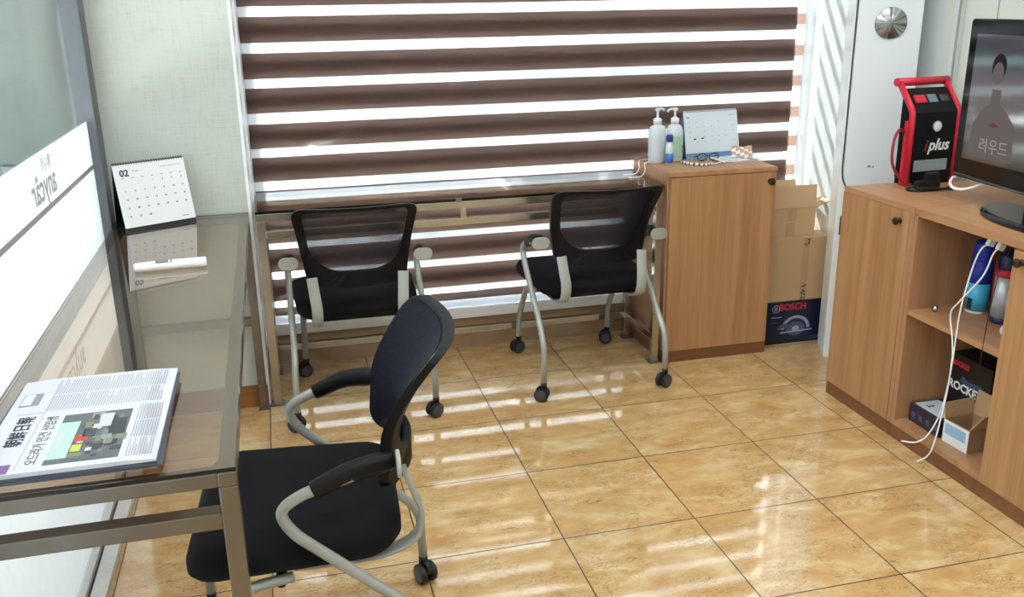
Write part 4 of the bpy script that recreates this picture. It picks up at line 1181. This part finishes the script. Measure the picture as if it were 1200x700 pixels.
b = B(); tube(b, catmull([(1.52, -0.53, 0.893), (1.475, -0.52, 0.870), (1.452, -0.47, 0.846), (1.450, -0.42, 0.846), (1.470, -0.390, 0.864), (1.500, -0.400, 0.890), (1.515, -0.43, 0.905)], 8), 0.005, 8)
pc = obj('power_cable', b, M['white'], tv); bpy.context.view_layer.update(); pc.matrix_parent_inverse = tv.matrix_world.inverted(); pc['label'] = 'white cable'

# open bay: upper shelf
ZS = 0.4632
def spray(label, loc, rad, parts, cap, group='spray cans on the open shelf'):
    t = thing('spray_can', label, 'spray can', loc, 0, group)
    return t
s1 = spray('blue and cyan spray can standing on the open shelf', (1.470, -0.580, ZS), 0.033, None, None)
b = B(); lathe(b, [(0, 0), (0.031, 0), (0.033, 0.004), (0.033, 0.165)], 28, mi=0)
lathe(b, [(0.0332, 0.008), (0.0332, 0.10)], 28, mi=1); lathe(b, [(0.0333, 0.10), (0.0333, 0.165), (0.028, 0.178)], 28, mi=2)
obj('can', b, [M['white'], M['cyan'], M['canblue']], s1)
b = B(); lathe(b, [(0.029, 0.176), (0.030, 0.18), (0.030, 0.225), (0.024, 0.235), (0, 0.236)], 24); obj('cap', b, M['canblue'], s1)
b = B()
for k in range(5): bx(b, -0.034, -0.0325, -0.002+k*0.004-0.012, 0.001+k*0.004-0.012, 0.015, 0.05)
obj('barcode', b, M['ink'], s1)
s2 = spray('silver spray can with navy cap and red straw on the open shelf', (1.470, -0.690, ZS), 0.033, None, None)
b = B(); lathe(b, [(0, 0), (0.031, 0), (0.033, 0.004), (0.033, 0.020)], 28, mi=1); lathe(b, [(0.033, 0.020), (0.033, 0.150)], 28, mi=0); lathe(b, [(0.0332, 0.150), (0.0332, 0.163), (0.028, 0.175)], 28, mi=2)
obj('can', b, [M['cansilver'], M['cannavy'], M['boxred']], s2)
b = B(); lathe(b, [(0.029, 0.174), (0.030, 0.178), (0.030, 0.215), (0.020, 0.225), (0, 0.226)], 24); obj('cap', b, M['cannavy'], s2)
b = B(); tube(b, [(-0.035, 0.012, 0.085), (-0.036, 0.010, 0.205)], 0.0016, 6); obj('straw', b, M['red'], s2)
s3 = thing('spray_can', 'dark spray can half hidden behind the blue and silver cans', 'spray can', (1.570, -0.625, ZS), 0, 'spray cans on the open shelf')
b = B(); lathe(b, [(0, 0), (0.032, 0), (0.033, 0.004), (0.033, 0.16), (0.026, 0.175), (0.022, 0.18), (0.022, 0.20), (0, 0.202)], 24); obj('can', b, M['boxpurple'], s3)
t = thing('cabinet_lock', 'small loose chrome lock lying on the open shelf', 'lock', (1.345, -0.545, ZS), 0.6)
b = B(); lathe(b, [(0, -0.010), (0.006, -0.010), (0.006, 0.004), (0.010, 0.005), (0.010, 0.009), (0.0, 0.010)], 16, Matrix.Translation((0, 0, 0.0100))@Matrix.Rotation(-PI/2, 4, 'Y')); obj('barrel', b, M['chrome'], t)
t = thing('white_knob_cap', 'small white round cap on the open shelf near the right door', 'cap', (1.40, -0.79, ZS))
b = B(); lathe(b, [(0, 0), (0.012, 0), (0.0155, 0.006), (0.0155, 0.018), (0.011, 0.026), (0, 0.028)], 18); obj('cap_body', b, M['white'], t)

# white charging cables with plugs stuck under the top edge
for k, (y0, lab, path) in enumerate((
    (-0.772, 'white charging cable hanging in the open bay, the one curling left',
        [(1.315, -0.772, 0.748), (1.295, -0.765, 0.735), (1.285, -0.752, 0.68), (1.265, -0.75, 0.56), (1.262, -0.748, 0.46), (1.258, -0.752, 0.36), (1.25, -0.745, 0.22), (1.240, -0.715, 0.12), (1.218, -0.690, 0.080), (1.185, -0.660, 0.074)]),
    (-0.815, 'white charging cable hanging in the open bay, the longer one',
        [(1.315, -0.812, 0.745), (1.295, -0.812, 0.73), (1.280, -0.80, 0.66), (1.262, -0.745, 0.57), (1.260, -0.715, 0.52), (1.262, -0.735, 0.44), (1.256, -0.752, 0.38), (1.25, -0.755, 0.26), (1.232, -0.755, 0.12), (1.222, -0.745, 0.060), (1.200, -0.725, 0.030)]))):
    t = thing('charging_cable', lab, 'cable', (0, 0, 0), 0, 'charging cables in the open bay')
    b = B(); tube(b, catmull(path, 8), 0.0024, 8); obj('wire', b, M['white'], t)
    p = Vector(path[0]); d = Vector((0.35, -0.12, 0.9)).normalized()
    b = B(); bx(b, -0.011, 0.011, -0.007, 0.007, -0.006, 0.022, bev=0.003, M=Matrix.Translation(p+Vector((0, 0, 0.0)))@(Vector((0, 0, 1)).rotation_difference(d).to_matrix().to_4x4())); obj('plug', b, M['white'], t)
b = B(); tube(b, catmull([(1.30, -0.875, 0.76), (1.275, -0.872, 0.72), (1.262, -0.868, 0.6), (1.262, -0.86, 0.46), (1.263, -0.865, 0.40), (1.32, -0.87, 0.36)], 8), 0.0013, 6)
tag(obj('cable', b, M['black']), 'thin black wire hanging over the edge of the open shelf', 'cable')

# lower bay boxes
ZL = 0.0682
k1 = thing('battery_carton', 'black printed carton with large white lettering at the back of the lower bay', 'box', (1.453, -0.614, ZL), math.radians(-90))
# local x along -y world (photo right), y = +x world (depth)
b = B(); bx(b, -0.092, 0.098, 0, 0.13, 0, 0.238, bev=0.002); obj('carton', b, M['boxblack'], k1)
Mk = lambda x, z: frame_M((x, -0.0008, z), (1, 0, 0), (0, 0, 1))
text('lettering', 'ROCKET', 0.040, M['paper'], k1, Mk(-0.012, 0.128), bold=0.0015)
text('lettering', 'ROCKET', 0.022, M['boxred'], k1, Mk(-0.045, 0.205), bold=0.002)
b = B(); flat(b, [(-0.04, 0.150), (0.03, 0.140), (0.075, 0.155), (0.06, 0.168), (0.0, 0.160), (-0.03, 0.172)], Mk(0, 0), 0.0); obj('printed_picture', b, M['boxgrey2'], k1, recalc=False)

k2 = thing('flat_carton', 'low dark carton with pale label lying in the lower bay', 'box', (1.318, -0.515, ZL), 0)
b = B(); bx(b, 0, 0.125, -0.150, 0, 0, 0.062, bev=0.002); obj('carton', b, M['boxpurple'], k2)
b = B(); bx(b, 0.012, 0.105, -0.135, -0.008, 0.062, 0.0626); obj('label_sheet', b, M['gelgreen'] if False else M['paperblue'], k2)
text('lettering', '2', 0.035, M['ink'], k2, Matrix.Translation((0.045, -0.045, 0.0628))@Matrix.Rotation(-PI/2, 4, 'Z'), bold=0.001)
b = B()
for k in range(4): bx(b, -0.0006, 0, -0.14+k*0.036, -0.122+k*0.036, 0.018, 0.038)
obj('printed_mark', b, M['boxgrey2'], k2)
k3 = thing('cardboard_box', 'open brown cardboard box with pale blue label in the lower bay', 'box', (1.322, -0.678, ZL), math.radians(-90+4))
W4, D4, H4 = 0.108, 0.117, 0.078
carton(k3, W4, D4, H4, m=M['carddark'])
flap(k3, (0, 0, H4), (0, D4, H4), (-0.18, 0.0, 1), 0.052)
flap(k3, (W4, D4, H4), (W4, 0, H4), (0.75, -0.1, 1), 0.090)
flap(k3, (0, D4, H4), (W4, D4, H4), (0, 0.15, 1), 0.08)
b = B(); bx(b, 0.002, W4-0.002, -0.0008, 0, 0.0, H4-0.002); obj('printed_side', b, M['paper'], k3)
b = B(); bx(b, 0.010, W4-0.012, -0.0014, -0.0008, 0.030, 0.066); obj('label_sticker', b, mat('pale_blue_label', (150, 190, 222), 0.5), k3)

# ------------------------------------------------------------------ outside
b = B(); bx(b, XL-0.13, 14, 0.92, 14, -0.25, -0.12); structure('ground_outside', b, mat('concrete_pavement', (196, 196, 192), 0.8, var=0.08, vscale=3))
b = B(); bx(b, -9, XL-0.13, -12, 26, -0.25, -0.02); structure('ground_side', b, mat('pale_concrete', (226, 228, 228), 0.9, spec=0.1, var=0.06, vscale=2))
def corr():
    m, nt, out = new_mat('grey_green_cladding'); L = nt.links.new
    bb = N(nt, 'ShaderNodeBsdfPrincipled'); bb.inputs['Roughness'].default_value = 0.9; bb.inputs['Specular IOR Level'].default_value = 0.0
    tc = N(nt, 'ShaderNodeTexCoord'); mp = N(nt, 'ShaderNodeMapping'); mp.inputs['Scale'].default_value = (3.5, 3.5, 0.05); L(tc.outputs['Object'], mp.inputs[0])
    no = N(nt, 'ShaderNodeTexNoise'); no.inputs['Scale'].default_value = 1; no.inputs['Detail'].default_value = 3; L(mp.outputs[0], no.inputs['Vector'])
    cr = N(nt, 'ShaderNodeValToRGB'); cr.color_ramp.elements[0].position = .35; cr.color_ramp.elements[0].color = lin((60, 72, 74))+(1,); cr.color_ramp.elements[1].position = .65; cr.color_ramp.elements[1].color = lin((98, 113, 115))+(1,)
    L(no.outputs['Fac'], cr.inputs[0]); L(cr.outputs[0], bb.inputs['Base Color']); L(bb.outputs[0], out.inputs[0]); return m
b = B(); bx(b, -4.6, -4.5, -12, 26, -0.02, 2.3); bx(b, -4.5, -1.42, 3.2, 3.3, -0.02, 2.3); structure('wall_neighbour', b, corr())
b = B(); bx(b, -1.41, 9, 6.0, 6.3, -0.12, 2.2); fac = structure('wall_opposite', b, mat('white_hoarding', (232, 234, 238), 0.6))
text('lettering', '\ud65c\uc778 \uc11c\ube44\uc2a4', 0.34, M['boxgrey'], fac, frame_M((-0.95, 5.998, 0.63), (1, 0, 0), (0, 0, 1)))
# parked car beyond the hoarding gap
car = thing('car', 'pale silver car parked outside beyond the striped blind', 'car', (1.3, 3.6, -0.12), math.radians(8))
b = B()
side = [(-2.1, 0.35), (-2.15, 0.62), (-1.95, 0.80), (-1.25, 0.90), (-0.65, 1.34), (0.55, 1.40), (1.25, 1.02), (2.0, 0.92), (2.15, 0.62), (2.1, 0.35)]
prism(b, side, -0.85, 0.85, Matrix(((1, 0, 0, 0), (0, 0, 1, 0), (0, 1, 0, 0), (0, 0, 0, 1))))
obj('car_body', b, mat('silver_car_paint', (206, 212, 220), 0.2, metal=0.3, coat=0.6), car, bevel=0.06)
M['carglass'] = mat('tinted_car_glass', (70, 84, 100), 0.05)
b = B()
for poly in ([(-1.08, 0.93), (-0.60, 1.27), (-0.08, 1.30), (-0.08, 0.95)], [(0.0, 0.95), (0.0, 1.30), (0.50, 1.33), (1.02, 1.03)]):
    prism(b, poly, -0.865, -0.852, Matrix(((1, 0, 0, 0), (0, 0, 1, 0), (0, 1, 0, 0), (0, 0, 0, 1))))
obj('side_window', b, M['carglass'], car)
for x in (-1.35, 1.35):
    for s in (-1, 1):
        b = B(); lathe(b, [(0, -0.1), (0.30, -0.1), (0.32, -0.07), (0.32, 0.07), (0.30, 0.1), (0.2, 0.1), (0.18, 0.08), (0, 0.085)], 28, Matrix.Translation((x, s*0.78, 0.32))@Matrix.Rotation(s*-PI/2, 4, 'X')); obj('wheel', b, M['rubber'], car)

# added unseen slabs that block sun from the window and side passage
b = B()
ey = lambda y: 1.530-0.15*(y-0.77)  # slab edge cut along the sun so only a right-hand strip passes
prism(b, [(XL-0.2, 0.93), (ey(0.93), 0.93), (ey(2.6), 2.6), (XL-0.2, 2.6)], 2.62, 2.68)
structure('window_sun_block', b, M['ceil'])
b = B(); bx(b, -2.9, XL-0.05, -8, 3.0, 2.7, 2.78); structure('passage_sun_block', b, M['ceil'])
b = B(); bx(b, XL-0.2, XR+0.2, YF-0.2, 0.95, ZC+0.1, ZC+0.25); structure('roof_slab', b, M['ceil'])

# ------------------------------------------------------------------ light
w = bpy.data.worlds.new('sky'); SC.world = w; w.use_nodes = True
nt = w.node_tree; nt.nodes.clear()
bg = N(nt, 'ShaderNodeBackground'); wo = N(nt, 'ShaderNodeOutputWorld')
tc = N(nt, 'ShaderNodeTexCoord'); sp_ = N(nt, 'ShaderNodeSeparateXYZ'); nt.links.new(tc.outputs['Generated'], sp_.inputs[0])
cr = N(nt, 'ShaderNodeValToRGB'); cr.color_ramp.elements[0].position = 0.0; cr.color_ramp.elements[0].color = (0.95, 0.97, 1.0, 1)
cr.color_ramp.elements[1].position = 0.7; cr.color_ramp.elements[1].color = (0.72, 0.84, 1.0, 1)
nt.links.new(sp_.outputs['Z'], cr.inputs[0]); nt.links.new(cr.outputs[0], bg.inputs[0]); bg.inputs[1].default_value = 2.6
nt.links.new(bg.outputs[0], wo.inputs[0])

M['lamp'] = emit_mat('lamp_diffuser', (248, 252, 255), 9.0)
for i, (x, y) in enumerate(((-0.35, -0.75), (0.95, -0.75), (-0.35, -2.6), (0.95, -2.6))):
    t = thing('ceiling_light', 'square white ceiling light panel above the room', 'ceiling light', (x, y, ZC), 0, 'ceiling light panels')
    b = B()
    bx(b, -0.31, 0.31, -0.31, -0.29, -0.03, 0); bx(b, -0.31, 0.31, 0.29, 0.31, -0.03, 0); bx(b, -0.31, -0.29, -0.29, 0.29, -0.03, 0); bx(b, 0.29, 0.31, -0.29, 0.29, -0.03, 0)
    obj('frame', b, M['white'], t)
    b = B(); bx(b, -0.29, 0.29, -0.29, 0.29, -0.022, -0.012); obj('diffuser', b, M['lamp'], t)

sd = bpy.data.lights.new('sun', 'SUN'); sd.energy = 30.0; sd.angle = math.radians(0.53); sd.color = (1.0, 0.985, 0.96)
so = bpy.data.objects.new('sun', sd); COL.objects.link(so)
so.rotation_euler = Vector((0.15, -1.0, -1.5)).to_track_quat('-Z', 'Y').to_euler()
vs = SC.view_settings
vs.view_transform = 'Standard'; vs.look = 'None'; vs.gamma = 1.0; vs.use_curve_mapping = False; vs.exposure = 0.55
